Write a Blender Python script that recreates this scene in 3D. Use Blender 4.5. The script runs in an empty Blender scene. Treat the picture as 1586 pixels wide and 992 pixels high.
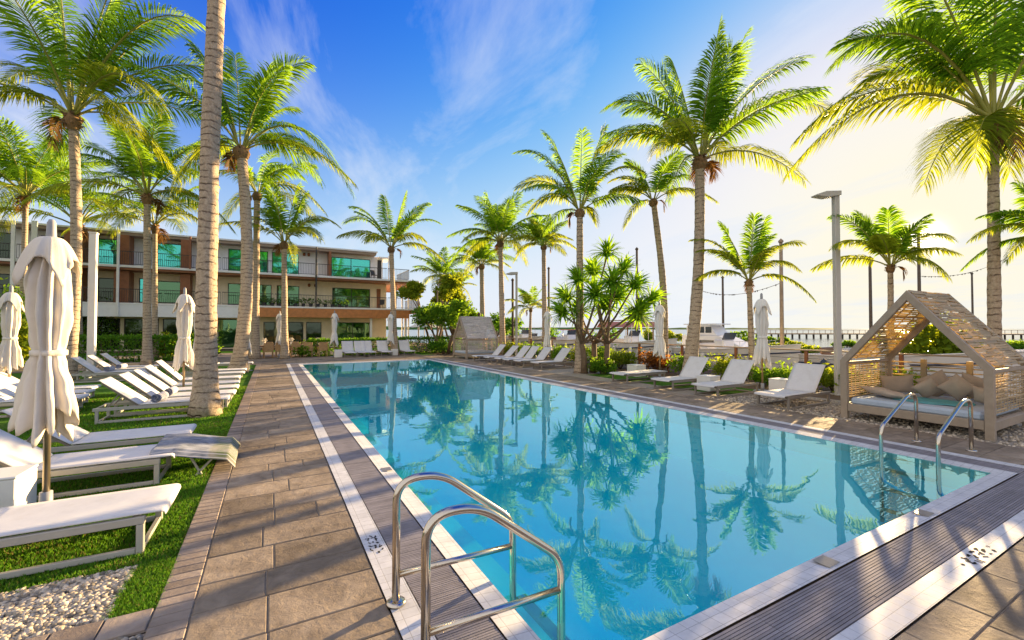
import bpy, math, random
import numpy as np
from mathutils import Vector, Matrix
S = bpy.context.scene
COL = S.collection
PI = math.pi
R = math.radians
# ------------------------------------------------------------------ camera geometry
H = 1.8                      # eye height
FPX = 672.0                  # focal length in photo pixels (photo 1586 x 992)
YAW = R(29.03)
PITCH = math.atan(13 / FPX)
_f = Vector((math.sin(YAW) * math.cos(PITCH), math.cos(YAW) * math.cos(PITCH), math.sin(PITCH)))
_r = Vector((math.cos(YAW), -math.sin(YAW), 0))
_u = _r.cross(_f)
EYE = Vector((0, 0, H))
FWD = Vector((math.sin(YAW), math.cos(YAW), 0))
RGT = _r
UP = Vector((0, 0, 1))

def ray(u, v):
    return _f + _r * ((u - 793) / FPX) + _u * ((496 - v) / FPX)
def G(u, v, z=0.0):
    """survey point: where the sight line of a photo point meets level z"""
    d = ray(u, v)
    return EYE + d * ((z - H) / d.z)
def atX(u, X):
    d = ray(u, 509)
    t = X / d.x
    return EYE + d * t
def atY(u, Y):
    d = ray(u, 509)
    return (EYE + d * (Y / d.y)).x
def zat(p, v):
    """height of photo row v above the ground point p"""
    dep = p.x * FWD.x + p.y * FWD.y
    lo, hi = -20.0, 60.0
    for _ in range(50):
        m = (lo + hi) / 2
        q = Vector((p.x, p.y, m)) - EYE
        vv = 496 - FPX * q.dot(_u) / q.dot(_f)
        if vv > v: lo = m
        else: hi = m
    return lo
def up_at(p, u, v):
    """point at the camera depth of p on the sight line (u, v)"""
    dep = (Vector((p.x, p.y, H)) - EYE).dot(FWD)
    d = ray(u, v)
    return EYE + d * (dep / d.dot(FWD))

# ------------------------------------------------------------------ mesh builder
class MB:
    def __init__(s):
        s.v = []; s.f = []; s.m = []; s.sm = []
    def add(s, vs, fs, mi=0, smooth=False, M=None):
        o = len(s.v)
        if M is not None:
            vs = [M @ Vector(p) for p in vs]
        s.v.extend([tuple(p) for p in vs])
        for f in fs:
            s.f.append([i + o for i in f]); s.m.append(mi); s.sm.append(smooth)
    def box(s, c, d, rot=None, mi=0, bev=0.0):
        x, y, z = d[0] / 2, d[1] / 2, d[2] / 2
        b = min(bev, x * .9, y * .9, z * .9)
        if b <= 0:
            vs = [(-x, -y, -z), (x, -y, -z), (x, y, -z), (-x, y, -z), (-x, -y, z), (x, -y, z), (x, y, z), (-x, y, z)]
            fs = [(0, 3, 2, 1), (4, 5, 6, 7), (0, 1, 5, 4), (1, 2, 6, 5), (2, 3, 7, 6), (3, 0, 4, 7)]
        else:
            vs = []; idx = {}
            for sx in (-1, 1):
                for sy in (-1, 1):
                    for sz in (-1, 1):
                        for ax in range(3):
                            p = [sx * (x - b), sy * (y - b), sz * (z - b)]
                            p[ax] = (sx * x, sy * y, sz * z)[ax]
                            idx[(sx, sy, sz, ax)] = len(vs); vs.append(tuple(p))
            I = lambda a, bb, cc, ax: idx[(a, bb, cc, ax)]
            fs = []
            for q in (-1, 1):
                def fl(l):
                    return l if q > 0 else l[::-1]
                fs.append(fl([I(q, -1, -1, 0), I(q, 1, -1, 0), I(q, 1, 1, 0), I(q, -1, 1, 0)]))
                fs.append(fl([I(1, q, -1, 1), I(-1, q, -1, 1), I(-1, q, 1, 1), I(1, q, 1, 1)]))
                fs.append(fl([I(-1, -1, q, 2), I(1, -1, q, 2), I(1, 1, q, 2), I(-1, 1, q, 2)]))
            for a in (-1, 1):
                for e in (-1, 1):
                    f = [I(a, e, -1, 0), I(a, e, 1, 0), I(a, e, 1, 1), I(a, e, -1, 1)]
                    fs.append(f if a * e < 0 else f[::-1])
                    f = [I(a, -1, e, 0), I(a, 1, e, 0), I(a, 1, e, 2), I(a, -1, e, 2)]
                    fs.append(f[::-1] if a * e < 0 else f)
                    f = [I(-1, a, e, 1), I(1, a, e, 1), I(1, a, e, 2), I(-1, a, e, 2)]
                    fs.append(f if a * e < 0 else f[::-1])
            for a in (-1, 1):
                for bb in (-1, 1):
                    for e in (-1, 1):
                        f = [I(a, bb, e, 0), I(a, bb, e, 1), I(a, bb, e, 2)]
                        fs.append(f if a * bb * e > 0 else f[::-1])
        M = Matrix.Translation(Vector(c))
        if rot is not None:
            M = M @ rot
        s.add(vs, fs, mi, False, M)
        return s
    def bar(s, a, b, w, h, mi=0, bev=0.004):
        a = Vector(a); b = Vector(b); d = b - a; L = d.length
        x = d.normalized()
        up = Vector((0, 0, 1)) if abs(x.z) < .95 else Vector((0, 1, 0))
        y = up.cross(x).normalized(); z = x.cross(y)
        M = Matrix((x, y, z)).transposed().to_4x4()
        s.box((a + b) / 2, (L, w, h), M, mi, bev)
        return s
    def tube(s, pts, rad, n=10, mi=0, cap=True, smooth=True, wob=None):
        pts = [Vector(p) for p in pts]
        if not hasattr(rad, '__len__'):
            rad = [rad] * len(pts)
        t0 = (pts[1] - pts[0]).normalized()
        nrm = Vector((1, 0, 0)) if abs(t0.x) < .8 else Vector((0, 1, 0))
        nrm = (nrm - t0 * nrm.dot(t0)).normalized()
        vs = []
        for i, p in enumerate(pts):
            t = (pts[min(i + 1, len(pts) - 1)] - pts[max(i - 1, 0)]).normalized()
            nrm = (nrm - t * nrm.dot(t)).normalized()
            bn = t.cross(nrm)
            for k in range(n):
                a = 2 * PI * k / n
                rr = rad[i] * (1 + (wob(i, k) if wob else 0))
                vs.append(p + nrm * (math.cos(a) * rr) + bn * (math.sin(a) * rr))
        fs = []
        for i in range(len(pts) - 1):
            for k in range(n):
                k2 = (k + 1) % n
                fs.append((i * n + k, i * n + k2, (i + 1) * n + k2, (i + 1) * n + k))
        s.add(vs, fs, mi, smooth)
        if cap:
            o = len(s.v) - len(vs)
            s.f.append([o + k for k in range(n)][::-1]); s.m.append(mi); s.sm.append(False)
            e = o + (len(pts) - 1) * n
            s.f.append([e + k for k in range(n)]); s.m.append(mi); s.sm.append(False)
        return s
    def lathe(s, prof, n=24, mi=0, c=(0, 0, 0), smooth=True):
        vs = []; fs = []
        for r_, z in prof:
            for k in range(n):
                a = 2 * PI * k / n
                vs.append((c[0] + r_ * math.cos(a), c[1] + r_ * math.sin(a), c[2] + z))
        for i in range(len(prof) - 1):
            for k in range(n):
                k2 = (k + 1) % n
                fs.append((i * n + k, i * n + k2, (i + 1) * n + k2, (i + 1) * n + k))
        s.add(vs, fs, mi, smooth)
        return s
    def prism(s, poly, a, b, axis='y', mi=0):
        """polygon in the plane across axis, from a to b along it"""
        n = len(poly)
        def P(p, t):
            return {'y': (p[0], t, p[1]), 'x': (t, p[0], p[1]), 'z': (p[0], p[1], t)}[axis]
        vs = [P(p, a) for p in poly] + [P(p, b) for p in poly]
        fs = [list(range(n))[::-1], list(range(n, 2 * n))] + [(i, (i + 1) % n, n + (i + 1) % n, n + i) for i in range(n)]
        s.add(vs, fs, mi)
        return s
    def sheet(s, x0, x1, y0, y1, z, mi=0):
        s.add([(x0, y0, z), (x1, y0, z), (x1, y1, z), (x0, y1, z)], [(0, 1, 2, 3)], mi)
        return s

def obj(name, mb, mat, parent=None, fixn=False):
    me = bpy.data.meshes.new(name)
    me.from_pydata(mb.v, [], mb.f)
    mats = mat if isinstance(mat, (list, tuple)) else [mat]
    for m in mats:
        me.materials.append(m)
    if len(mats) > 1:
        me.polygons.foreach_set('material_index', mb.m)
    me.polygons.foreach_set('use_smooth', mb.sm)
    me.update()
    if fixn:
        import bmesh
        bm = bmesh.new(); bm.from_mesh(me); bmesh.ops.recalc_face_normals(bm, faces=bm.faces); bm.to_mesh(me); bm.free()
    o = bpy.data.objects.new(name, me)
    COL.objects.link(o)
    if parent is not None:
        o.parent = parent
    return o
def tag(o, label, cat, group=None, kind=None):
    o['label'] = label; o['category'] = cat
    if group: o['group'] = group
    if kind: o['kind'] = kind
    return o
def thing(name, label, cat, loc=(0, 0, 0), rz=0.0, group=None):
    o = bpy.data.objects.new(name, None)
    o.empty_display_size = .2
    COL.objects.link(o)
    o.location = loc; o.rotation_euler = (0, 0, rz)
    return tag(o, label, cat, group)
def struct(name, mb, mat, kind='structure'):
    o = obj(name, mb, mat); o['kind'] = kind
    return o
def dup(root, loc, rz, label, group=None):
    r_ = root.copy(); COL.objects.link(r_)
    r_.location = loc; r_.rotation_euler = (0, 0, rz); r_['label'] = label
    if group: r_['group'] = group
    for ch in list(root.children):
        c = ch.copy(); COL.objects.link(c); c.parent = r_
        for g in list(ch.children):
            d = g.copy(); COL.objects.link(d); d.parent = c
    return r_

# ------------------------------------------------------------------ materials
def new_mat(name):
    m = bpy.data.materials.new(name); m.use_nodes = True
    nt = m.node_tree
    return m, nt, nt.nodes['Principled BSDF'], nt.nodes['Material Output']
def N(nt, t, **kw):
    n = nt.nodes.new(t)
    for k, v in kw.items():
        if k.startswith('i_'):
            key = k[2:].replace('_', ' ')
            n.inputs[key].default_value = v
        else:
            setattr(n, k, v)
    return n
def L(nt, a, b):
    nt.links.new(a, b)
def c4(c):
    return (c[0], c[1], c[2], 1)
def mat(name, col, rough=.6, var=.12, scale=8.0, bump=.0, bscale=60.0, metal=0.0, spec=.5, island=0.0, dirt=None):
    """principled with noise in colour, roughness and height; island: variation from piece to piece"""
    m, nt, b, out = new_mat(name)
    b.inputs['Roughness'].default_value = rough
    b.inputs['Metallic'].default_value = metal
    b.inputs['Specular IOR Level'].default_value = spec
    tc = N(nt, 'ShaderNodeTexCoord')
    nz = N(nt, 'ShaderNodeTexNoise', i_Scale=scale, i_Detail=6.0, i_Roughness=.65)
    L(nt, tc.outputs['Object'], nz.inputs['Vector'])
    mp = N(nt, 'ShaderNodeMapRange')
    mp.inputs['From Min'].default_value = .25; mp.inputs['From Max'].default_value = .75
    mp.inputs['To Min'].default_value = 1 - var; mp.inputs['To Max'].default_value = 1 + var
    L(nt, nz.outputs['Fac'], mp.inputs['Value'])
    val = mp.outputs['Result']
    if island:
        ge = N(nt, 'ShaderNodeNewGeometry')
        m2 = N(nt, 'ShaderNodeMapRange')
        m2.inputs['To Min'].default_value = 1 - island; m2.inputs['To Max'].default_value = 1 + island
        L(nt, ge.outputs['Random Per Island'], m2.inputs['Value'])
        mu = N(nt, 'ShaderNodeMath', operation='MULTIPLY')
        L(nt, val, mu.inputs[0]); L(nt, m2.outputs['Result'], mu.inputs[1])
        val = mu.outputs[0]
    vm = N(nt, 'ShaderNodeVectorMath', operation='SCALE')
    vm.inputs[0].default_value = col
    L(nt, val, vm.inputs['Scale'])
    cout = vm.outputs['Vector']
    if dirt:
        n3 = N(nt, 'ShaderNodeTexNoise', i_Scale=dirt[1], i_Detail=8.0, i_Roughness=.7)
        L(nt, tc.outputs['Object'], n3.inputs['Vector'])
        m3 = N(nt, 'ShaderNodeMapRange')
        m3.inputs['From Min'].default_value = .5; m3.inputs['From Max'].default_value = .75
        m3.inputs['To Max'].default_value = dirt[2]
        L(nt, n3.outputs['Fac'], m3.inputs['Value'])
        mx = N(nt, 'ShaderNodeMix', data_type='RGBA')
        L(nt, m3.outputs['Result'], mx.inputs[0]); L(nt, cout, mx.inputs[6]); mx.inputs[7].default_value = c4(dirt[0])
        cout = mx.outputs[2]
    L(nt, cout, b.inputs['Base Color'])
    if bump:
        n2 = N(nt, 'ShaderNodeTexNoise', i_Scale=bscale, i_Detail=5.0)
        L(nt, tc.outputs['Object'], n2.inputs['Vector'])
        bp = N(nt, 'ShaderNodeBump', i_Strength=bump, i_Distance=.02)
        L(nt, n2.outputs['Fac'], bp.inputs['Height']); L(nt, bp.outputs['Normal'], b.inputs['Normal'])
    return m
def leaf_mat(name, col, trans, tw=.45, var=.35, rough=.6):
    m, nt, b, out = new_mat(name)
    ge = N(nt, 'ShaderNodeNewGeometry')
    mp = N(nt, 'ShaderNodeMapRange')
    mp.inputs['To Min'].default_value = 1 - var; mp.inputs['To Max'].default_value = 1 + var
    L(nt, ge.outputs['Random Per Island'], mp.inputs['Value'])
    def sc(c):
        vm = N(nt, 'ShaderNodeVectorMath', operation='SCALE'); vm.inputs[0].default_value = c
        L(nt, mp.outputs['Result'], vm.inputs['Scale']); return vm.outputs['Vector']
    L(nt, sc(col), b.inputs['Base Color'])
    b.inputs['Roughness'].default_value = rough
    b.inputs['Specular IOR Level'].default_value = .10
    tr = N(nt, 'ShaderNodeBsdfTranslucent'); L(nt, sc(trans), tr.inputs['Color'])
    mx = N(nt, 'ShaderNodeMixShader', i_Fac=tw)
    L(nt, b.outputs[0], mx.inputs[1]); L(nt, tr.outputs[0], mx.inputs[2]); L(nt, mx.outputs[0], out.inputs['Surface'])
    return m
M = {}
M['leaf'] = leaf_mat('palm_leaf', (.095, .21, .015), (.33, .53, .018), .5)
M['leaf_y'] = leaf_mat('palm_leaf_yellowing', (.16, .225, .018), (.50, .56, .025), .5)
M['leaf_dead'] = leaf_mat('palm_leaf_dry', (.16, .09, .03), (.30, .15, .04), .3)
M['rachis'] = mat('palm_midrib', (.30, .30, .05), .5, .15)
M['fibre'] = mat('palm_fibre', (.20, .115, .05), .9, .4, 14, .6, 40, island=.45)
M['screw_leaf'] = leaf_mat('strap_leaf', (.11, .26, .018), (.38, .62, .02), .48)
M['shrub_leaf'] = leaf_mat('shrub_leaf', (.08, .19, .016), (.30, .48, .02), .45)
M['shrub_lime'] = leaf_mat('lime_leaf', (.12, .19, .015), (.42, .48, .02), .5)
M['hedge_leaf'] = leaf_mat('hedge_leaf', (.06, .17, .016), (.22, .42, .02), .45)
M['bronze_leaf'] = leaf_mat('bronze_leaf', (.14, .06, .02), (.45, .18, .03), .45)
M['bark'] = mat('bark', (.17, .115, .07), .9, .35, 10, .8, 30)

def palm_bark():
    m, nt, b, out = new_mat('palm_bark')
    tc = N(nt, 'ShaderNodeTexCoord'); sep = N(nt, 'ShaderNodeSeparateXYZ')
    L(nt, tc.outputs['Object'], sep.inputs[0])
    nz = N(nt, 'ShaderNodeTexNoise', i_Scale=3.0, i_Detail=5.0)
    L(nt, tc.outputs['Object'], nz.inputs['Vector'])
    ad = N(nt, 'ShaderNodeMath', operation='MULTIPLY_ADD'); ad.inputs[1].default_value = .22
    L(nt, nz.outputs['Fac'], ad.inputs[0]); L(nt, sep.outputs['Z'], ad.inputs[2])
    mod = N(nt, 'ShaderNodeMath', operation='PINGPONG'); mod.inputs[1].default_value = .075
    L(nt, ad.outputs[0], mod.inputs[0])
    mr = N(nt, 'ShaderNodeMapRange')
    mr.inputs['From Min'].default_value = 0; mr.inputs['From Max'].default_value = .022
    L(nt, mod.outputs[0], mr.inputs['Value'])
    # leaf scars break up round the trunk
    n2 = N(nt, 'ShaderNodeTexNoise', i_Scale=5.5, i_Detail=3.0)
    L(nt, tc.outputs['Object'], n2.inputs['Vector'])
    m2 = N(nt, 'ShaderNodeMapRange'); m2.inputs['From Min'].default_value = .38; m2.inputs['From Max'].default_value = .62
    L(nt, n2.outputs['Fac'], m2.inputs['Value'])
    mx0 = N(nt, 'ShaderNodeMath', operation='MAXIMUM'); L(nt, mr.outputs[0], mx0.inputs[0]); L(nt, m2.outputs[0], mx0.inputs[1])
    n4 = N(nt, 'ShaderNodeTexNoise', i_Scale=22.0, i_Detail=8.0, i_Roughness=.75)
    L(nt, tc.outputs['Object'], n4.inputs['Vector'])
    cr = N(nt, 'ShaderNodeValToRGB')
    cr.color_ramp.elements[0].color = (.27, .20, .135, 1); cr.color_ramp.elements[0].position = .3
    cr.color_ramp.elements[1].color = (.62, .50, .37, 1); cr.color_ramp.elements[1].position = .7
    L(nt, n4.outputs['Fac'], cr.inputs[0])
    mx = N(nt, 'ShaderNodeMix', data_type='RGBA')
    L(nt, mx0.outputs[0], mx.inputs[0]); mx.inputs[6].default_value = (.07, .045, .03, 1); L(nt, cr.outputs[0], mx.inputs[7])
    L(nt, mx.outputs[2], b.inputs['Base Color'])
    b.inputs['Roughness'].default_value = .9; b.inputs['Specular IOR Level'].default_value = .2
    hm = N(nt, 'ShaderNodeMath', operation='ADD'); L(nt, mx0.outputs[0], hm.inputs[0]); L(nt, n4.outputs['Fac'], hm.inputs[1])
    bp = N(nt, 'ShaderNodeBump', i_Strength=.7, i_Distance=.02); L(nt, hm.outputs[0], bp.inputs['Height']); L(nt, bp.outputs[0], b.inputs['Normal'])
    return m
M['palm_bark'] = palm_bark()
M['sling'] = mat('white_sling_fabric', (.68, .675, .68), .75, .05, 6, .25, 500, dirt=((.42, .39, .35), 3.5, .35))
M['lframe'] = mat('taupe_powder_coat', (.42, .40, .35), .42, .08, 10, .05, 90)
M['lframe_dk'] = mat('grey_taupe_frame', (.24, .21, .18), .45, .1, 10, .05, 90)
M['canvas'] = mat('cream_canvas', (.72, .665, .585), .85, .06, 3, .35, 260, dirt=((.45, .38, .28), 2.5, .3))
M['canvas_w'] = mat('white_canvas', (.78, .77, .74), .85, .06, 3, .3, 260, dirt=((.5, .46, .4), 3, .3))
M['pole_w'] = mat('teak_pole', (.36, .25, .13), .5, .2, 12, .15, 60)
M['pole_m'] = mat('bronze_metal_pole', (.30, .25, .18), .3, .1, 12, 0, metal=.7)
M['finial'] = mat('grey_plastic', (.30, .31, .33), .5, .1)
M['steel'] = mat('stainless_steel', (.60, .54, .46), .17, .06, 30, .02, 120, metal=1.0)
M['white'] = mat('white_paint', (.78, .77, .75), .5, .05, 2, .05, 40, dirt=((.45, .42, .38), 1.2, .3))
M['cube'] = mat('white_resin', (.78, .77, .74), .45, .04, 4, .05, 90, dirt=((.5, .45, .38), 3, .25))
M['towel'] = mat('terry_towel', (.55, .58, .68), .95, .12, 20, .6, 320)
M['wood'] = mat('weathered_teak', (.36, .27, .19), .75, .25, 7, .25, 50)
M['cab_frame'] = mat('cabana_taupe_timber', (.34, .27, .20), .6, .16, 6, .15, 60)
M['slat'] = mat('woven_rattan', (.52, .38, .22), .65, .2, 9, .2, 80, island=.25)
M['slat'] = leaf_mat('woven_rattan', (.50, .46, .37), (1.0, .76, .26), .40, .16, .7)
M['slat_g'] = mat('weathered_rattan', (.50, .46, .43), .75, .2, 9, .2, 80, island=.2)
M['cushion'] = mat('taupe_cushion', (.47, .40, .33), .9, .1, 8, .3, 300)
M['mattress'] = mat('pale_blue_grey_mattress', (.42, .50, .60), .9, .08, 6, .3, 300)
M['throw'] = mat('teal_throw', (.10, .36, .42), .95, .15, 12, .4, 200)
M['gravel'] = mat('gravel', (.36, .31, .25), .9, .55, 55, 1.0, 90)
M['soil'] = mat('planting_soil', (.13, .085, .05), .95, .5, 25, 1.0, 60)
M['pebble'] = mat('pebble', (.42, .36, .28), .8, .25, 30, .2, 200, island=.65)
M['rock'] = mat('white_boulder', (.62, .60, .58), .8, .2, 6, .6, 25)
# ------------------------------------------------------------------ camera, sky, sun
cam_d = bpy.data.cameras.new('camera'); cam = bpy.data.objects.new('camera', cam_d); COL.objects.link(cam)
cam_d.sensor_width = 36; cam_d.lens = FPX / 1586 * 36
cam_d.clip_start = .05; cam_d.clip_end = 20000
cam.location = EYE; cam.rotation_euler = (PI / 2 + PITCH, 0, -YAW)
S.camera = cam
SUN_AZ, SUN_EL = R(72.5), R(8.5)
w = bpy.data.worlds.new('World'); S.world = w; w.use_nodes = True
nt = w.node_tree
bg = nt.nodes['Background']
sky = N(nt, 'ShaderNodeTexSky', sky_type='NISHITA', sun_disc=False, sun_elevation=SUN_EL, sun_rotation=SUN_AZ,
        air_density=1.0, dust_density=1.6, ozone_density=2.0)
tc = N(nt, 'ShaderNodeTexCoord')
EXPO = 2.0; BG = .06
# grade of the sky as the photograph renders it: each channel rolls off towards white near the sun
sc_ = N(nt, 'ShaderNodeSeparateColor'); L(nt, sky.outputs[0], sc_.inputs[0])
cc_ = N(nt, 'ShaderNodeCombineColor')
for ch, (k, n_, top) in enumerate(((.37, 2.8, .93), (.28, 2.1, .93), (.130, 3.0, .96))):
    p0 = N(nt, 'ShaderNodeMath', operation='MULTIPLY'); p0.inputs[1].default_value = .12 / k; L(nt, sc_.outputs[ch], p0.inputs[0])
    p1 = N(nt, 'ShaderNodeMath', operation='POWER'); p1.inputs[1].default_value = n_; L(nt, p0.outputs[0], p1.inputs[0])
    p2 = N(nt, 'ShaderNodeMath', operation='ADD'); p2.inputs[1].default_value = 1.0; L(nt, p1.outputs[0], p2.inputs[0])
    p3 = N(nt, 'ShaderNodeMath', operation='DIVIDE'); L(nt, p1.outputs[0], p3.inputs[0]); L(nt, p2.outputs[0], p3.inputs[1])
    p4 = N(nt, 'ShaderNodeMath', operation='MULTIPLY'); p4.inputs[1].default_value = top / (BG * 2 ** EXPO); L(nt, p3.outputs[0], p4.inputs[0])
    L(nt, p4.outputs[0], cc_.inputs[ch])
# pale band over the horizon, warmer round the sun
sep = N(nt, 'ShaderNodeSeparateXYZ'); L(nt, tc.outputs['Generated'], sep.inputs[0])
h0 = N(nt, 'ShaderNodeMath', operation='DIVIDE'); h0.inputs[1].default_value = .30; L(nt, sep.outputs['Z'], h0.inputs[0])
h1 = N(nt, 'ShaderNodeMath', operation='POWER'); h1.inputs[1].default_value = 2.0; L(nt, h0.outputs[0], h1.inputs[0])
h2 = N(nt, 'ShaderNodeMath', operation='MULTIPLY'); h2.inputs[1].default_value = -1.0; L(nt, h1.outputs[0], h2.inputs[0])
h3 = N(nt, 'ShaderNodeMath', operation='EXPONENT'); L(nt, h2.outputs[0], h3.inputs[0])
h4 = N(nt, 'ShaderNodeMath', operation='MULTIPLY'); h4.inputs[1].default_value = .78; L(nt, h3.outputs[0], h4.inputs[0])
hz_ = N(nt, 'ShaderNodeMix', data_type='RGBA'); L(nt, h4.outputs[0], hz_.inputs[0]); L(nt, cc_.outputs[0], hz_.inputs[6]); hz_.inputs[7].default_value = tuple(x / (BG * 2 ** EXPO) for x in (.86, .92, .97)) + (1,)
sdir = Vector((math.sin(SUN_AZ) * math.cos(SUN_EL), math.cos(SUN_AZ) * math.cos(SUN_EL), math.sin(SUN_EL)))
g0 = N(nt, 'ShaderNodeVectorMath', operation='DOT_PRODUCT'); g0.inputs[1].default_value = sdir[:]; L(nt, tc.outputs['Generated'], g0.inputs[0])
g1 = N(nt, 'ShaderNodeMath', operation='MAXIMUM'); g1.inputs[1].default_value = 0.0; L(nt, g0.outputs['Value'], g1.inputs[0])
g2 = N(nt, 'ShaderNodeMath', operation='POWER'); g2.inputs[1].default_value = 32.0; L(nt, g1.outputs[0], g2.inputs[0])
g3 = N(nt, 'ShaderNodeMath', operation='MULTIPLY'); g3.inputs[1].default_value = .85; L(nt, g2.outputs[0], g3.inputs[0])
gw = N(nt, 'ShaderNodeMix', data_type='RGBA'); L(nt, g3.outputs[0], gw.inputs[0]); L(nt, hz_.outputs[2], gw.inputs[6]); gw.inputs[7].default_value = tuple(x / (BG * 2 ** EXPO) for x in (1.08, .98, .72)) + (1,)
# high thin cirrus, laid on a plane far above
zz = N(nt, 'ShaderNodeMath', operation='ADD'); zz.inputs[1].default_value = .12; L(nt, sep.outputs['Z'], zz.inputs[0])
dx = N(nt, 'ShaderNodeMath', operation='DIVIDE'); L(nt, sep.outputs['X'], dx.inputs[0]); L(nt, zz.outputs[0], dx.inputs[1])
dy = N(nt, 'ShaderNodeMath', operation='DIVIDE'); L(nt, sep.outputs['Y'], dy.inputs[0]); L(nt, zz.outputs[0], dy.inputs[1])
cmb = N(nt, 'ShaderNodeCombineXYZ'); L(nt, dx.outputs[0], cmb.inputs[0]); L(nt, dy.outputs[0], cmb.inputs[1])
mpg = N(nt, 'ShaderNodeMapping'); mpg.inputs['Scale'].default_value = (1.3, .55, 1); mpg.inputs['Rotation'].default_value = (0, 0, R(35)); mpg.inputs['Location'].default_value = (3.1, 1.7, 0)
vr = N(nt, 'ShaderNodeVectorRotate', rotation_type='Z_AXIS', i_Angle=.17); L(nt, cmb.outputs[0], vr.inputs['Vector']); L(nt, vr.outputs[0], mpg.inputs[0])
cn = N(nt, 'ShaderNodeTexNoise', i_Scale=1.5, i_Detail=9.0, i_Roughness=.62, i_Distortion=.5); L(nt, mpg.outputs[0], cn.inputs['Vector'])
cm = N(nt, 'ShaderNodeMapRange'); cm.inputs['From Min'].default_value = .48; cm.inputs['From Max'].default_value = .76; cm.inputs['To Max'].default_value = .72
L(nt, cn.outputs['Fac'], cm.inputs['Value'])
cmx = N(nt, 'ShaderNodeMix', data_type='RGBA'); L(nt, cm.outputs[0], cmx.inputs[0]); L(nt, gw.outputs[2], cmx.inputs[6]); cmx.inputs[7].default_value = tuple(x / (BG * 2 ** EXPO) for x in (.80, .86, .97)) + (1,)
# bright cloud bank added behind and left of the viewpoint as neutral fill light
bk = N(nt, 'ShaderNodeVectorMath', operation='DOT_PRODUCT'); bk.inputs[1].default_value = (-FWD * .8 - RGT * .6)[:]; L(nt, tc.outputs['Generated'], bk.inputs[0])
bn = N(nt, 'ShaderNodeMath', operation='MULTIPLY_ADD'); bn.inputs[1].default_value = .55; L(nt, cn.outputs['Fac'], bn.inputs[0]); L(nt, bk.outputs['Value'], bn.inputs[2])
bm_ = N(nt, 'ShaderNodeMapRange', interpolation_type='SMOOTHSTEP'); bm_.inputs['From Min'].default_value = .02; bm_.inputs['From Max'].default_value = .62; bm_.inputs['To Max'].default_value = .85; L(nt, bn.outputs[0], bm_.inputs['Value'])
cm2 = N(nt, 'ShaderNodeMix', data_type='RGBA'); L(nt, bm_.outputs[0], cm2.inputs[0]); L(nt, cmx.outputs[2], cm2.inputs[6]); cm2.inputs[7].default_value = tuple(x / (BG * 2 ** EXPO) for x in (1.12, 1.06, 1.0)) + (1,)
# bright core round the sun itself
c2_ = N(nt, 'ShaderNodeMath', operation='POWER'); c2_.inputs[1].default_value = 5000.0; L(nt, g1.outputs[0], c2_.inputs[0])
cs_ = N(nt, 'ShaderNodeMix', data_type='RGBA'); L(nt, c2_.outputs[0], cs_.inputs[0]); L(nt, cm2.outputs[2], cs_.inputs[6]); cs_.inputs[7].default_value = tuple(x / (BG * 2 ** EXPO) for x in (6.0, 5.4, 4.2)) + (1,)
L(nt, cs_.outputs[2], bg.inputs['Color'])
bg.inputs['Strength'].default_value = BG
sd = bpy.data.lights.new('sun', 'SUN'); sd.energy = 4.8; sd.angle = R(.5); sd.color = (1, .70, .34)
so = bpy.data.objects.new('sun', sd); COL.objects.link(so)
sv = Vector((math.sin(SUN_AZ) * math.cos(SUN_EL), math.cos(SUN_AZ) * math.cos(SUN_EL), math.sin(SUN_EL)))
so.rotation_euler = sv.to_track_quat('Z', 'Y').to_euler(); so.location = sv * 60
S.view_settings.view_transform = 'Standard'; S.view_settings.look = 'None'
S.view_settings.exposure = EXPO; S.view_settings.gamma = 1.0
S.cycles.max_bounces = 8; S.cycles.transparent_max_bounces = 12; S.cycles.caustics_reflective = False; S.cycles.caustics_refractive = False
S.cycles.use_denoising = True
S.cycles.sample_clamp_indirect = 6.0

# ------------------------------------------------------------------ setting: ground, pool, paving
PX0, PX1, PY0, PY1 = 1.39, 7.93, 1.87, 24.2        # water edge of the pool
COP, GRT, WHT = .185, .35, .175                     # coping, drain grate, white band
SHORE = 17.0
mb = MB()
big = 400
xs = [-big, PX0 - .05, PX1 + .05, SHORE]; ys = [-big, PY0 - .05, PY1 + .05, big]
for i in range(3):
    for j in range(3):
        if (i, j) != (1, 1):
            mb.sheet(xs[i], xs[i + 1], ys[j], ys[j + 1], -.03)
mb.add([(SHORE, -big, -.03), (SHORE, big, -.03), (SHORE + .4, big, -2.2), (SHORE + .4, -big, -2.2)], [(0, 3, 2, 1)])
struct('ground', mb, M['soil'])
# sea out to the horizon
def sea_mat():
    m, nt, b, out = new_mat('sea_water')
    b.inputs['Base Color'].default_value = (.05, .10, .11, 1); b.inputs['Roughness'].default_value = .12; b.inputs['IOR'].default_value = 1.33
    tc = N(nt, 'ShaderNodeTexCoord')
    n1 = N(nt, 'ShaderNodeTexNoise', i_Scale=1.2, i_Detail=6.0); L(nt, tc.outputs['Object'], n1.inputs['Vector'])
    bp = N(nt, 'ShaderNodeBump', i_Strength=.5, i_Distance=.08); L(nt, n1.outputs['Fac'], bp.inputs['Height']); L(nt, bp.outputs[0], b.inputs['Normal'])
    return m
mb = MB(); mb.sheet(SHORE + .05, 9000, -9000, 9000, -.8)
mb.sheet(-9000, SHORE + .05, 401, 9000, -.8)
struct('sea_water', mb, sea_mat())

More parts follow.
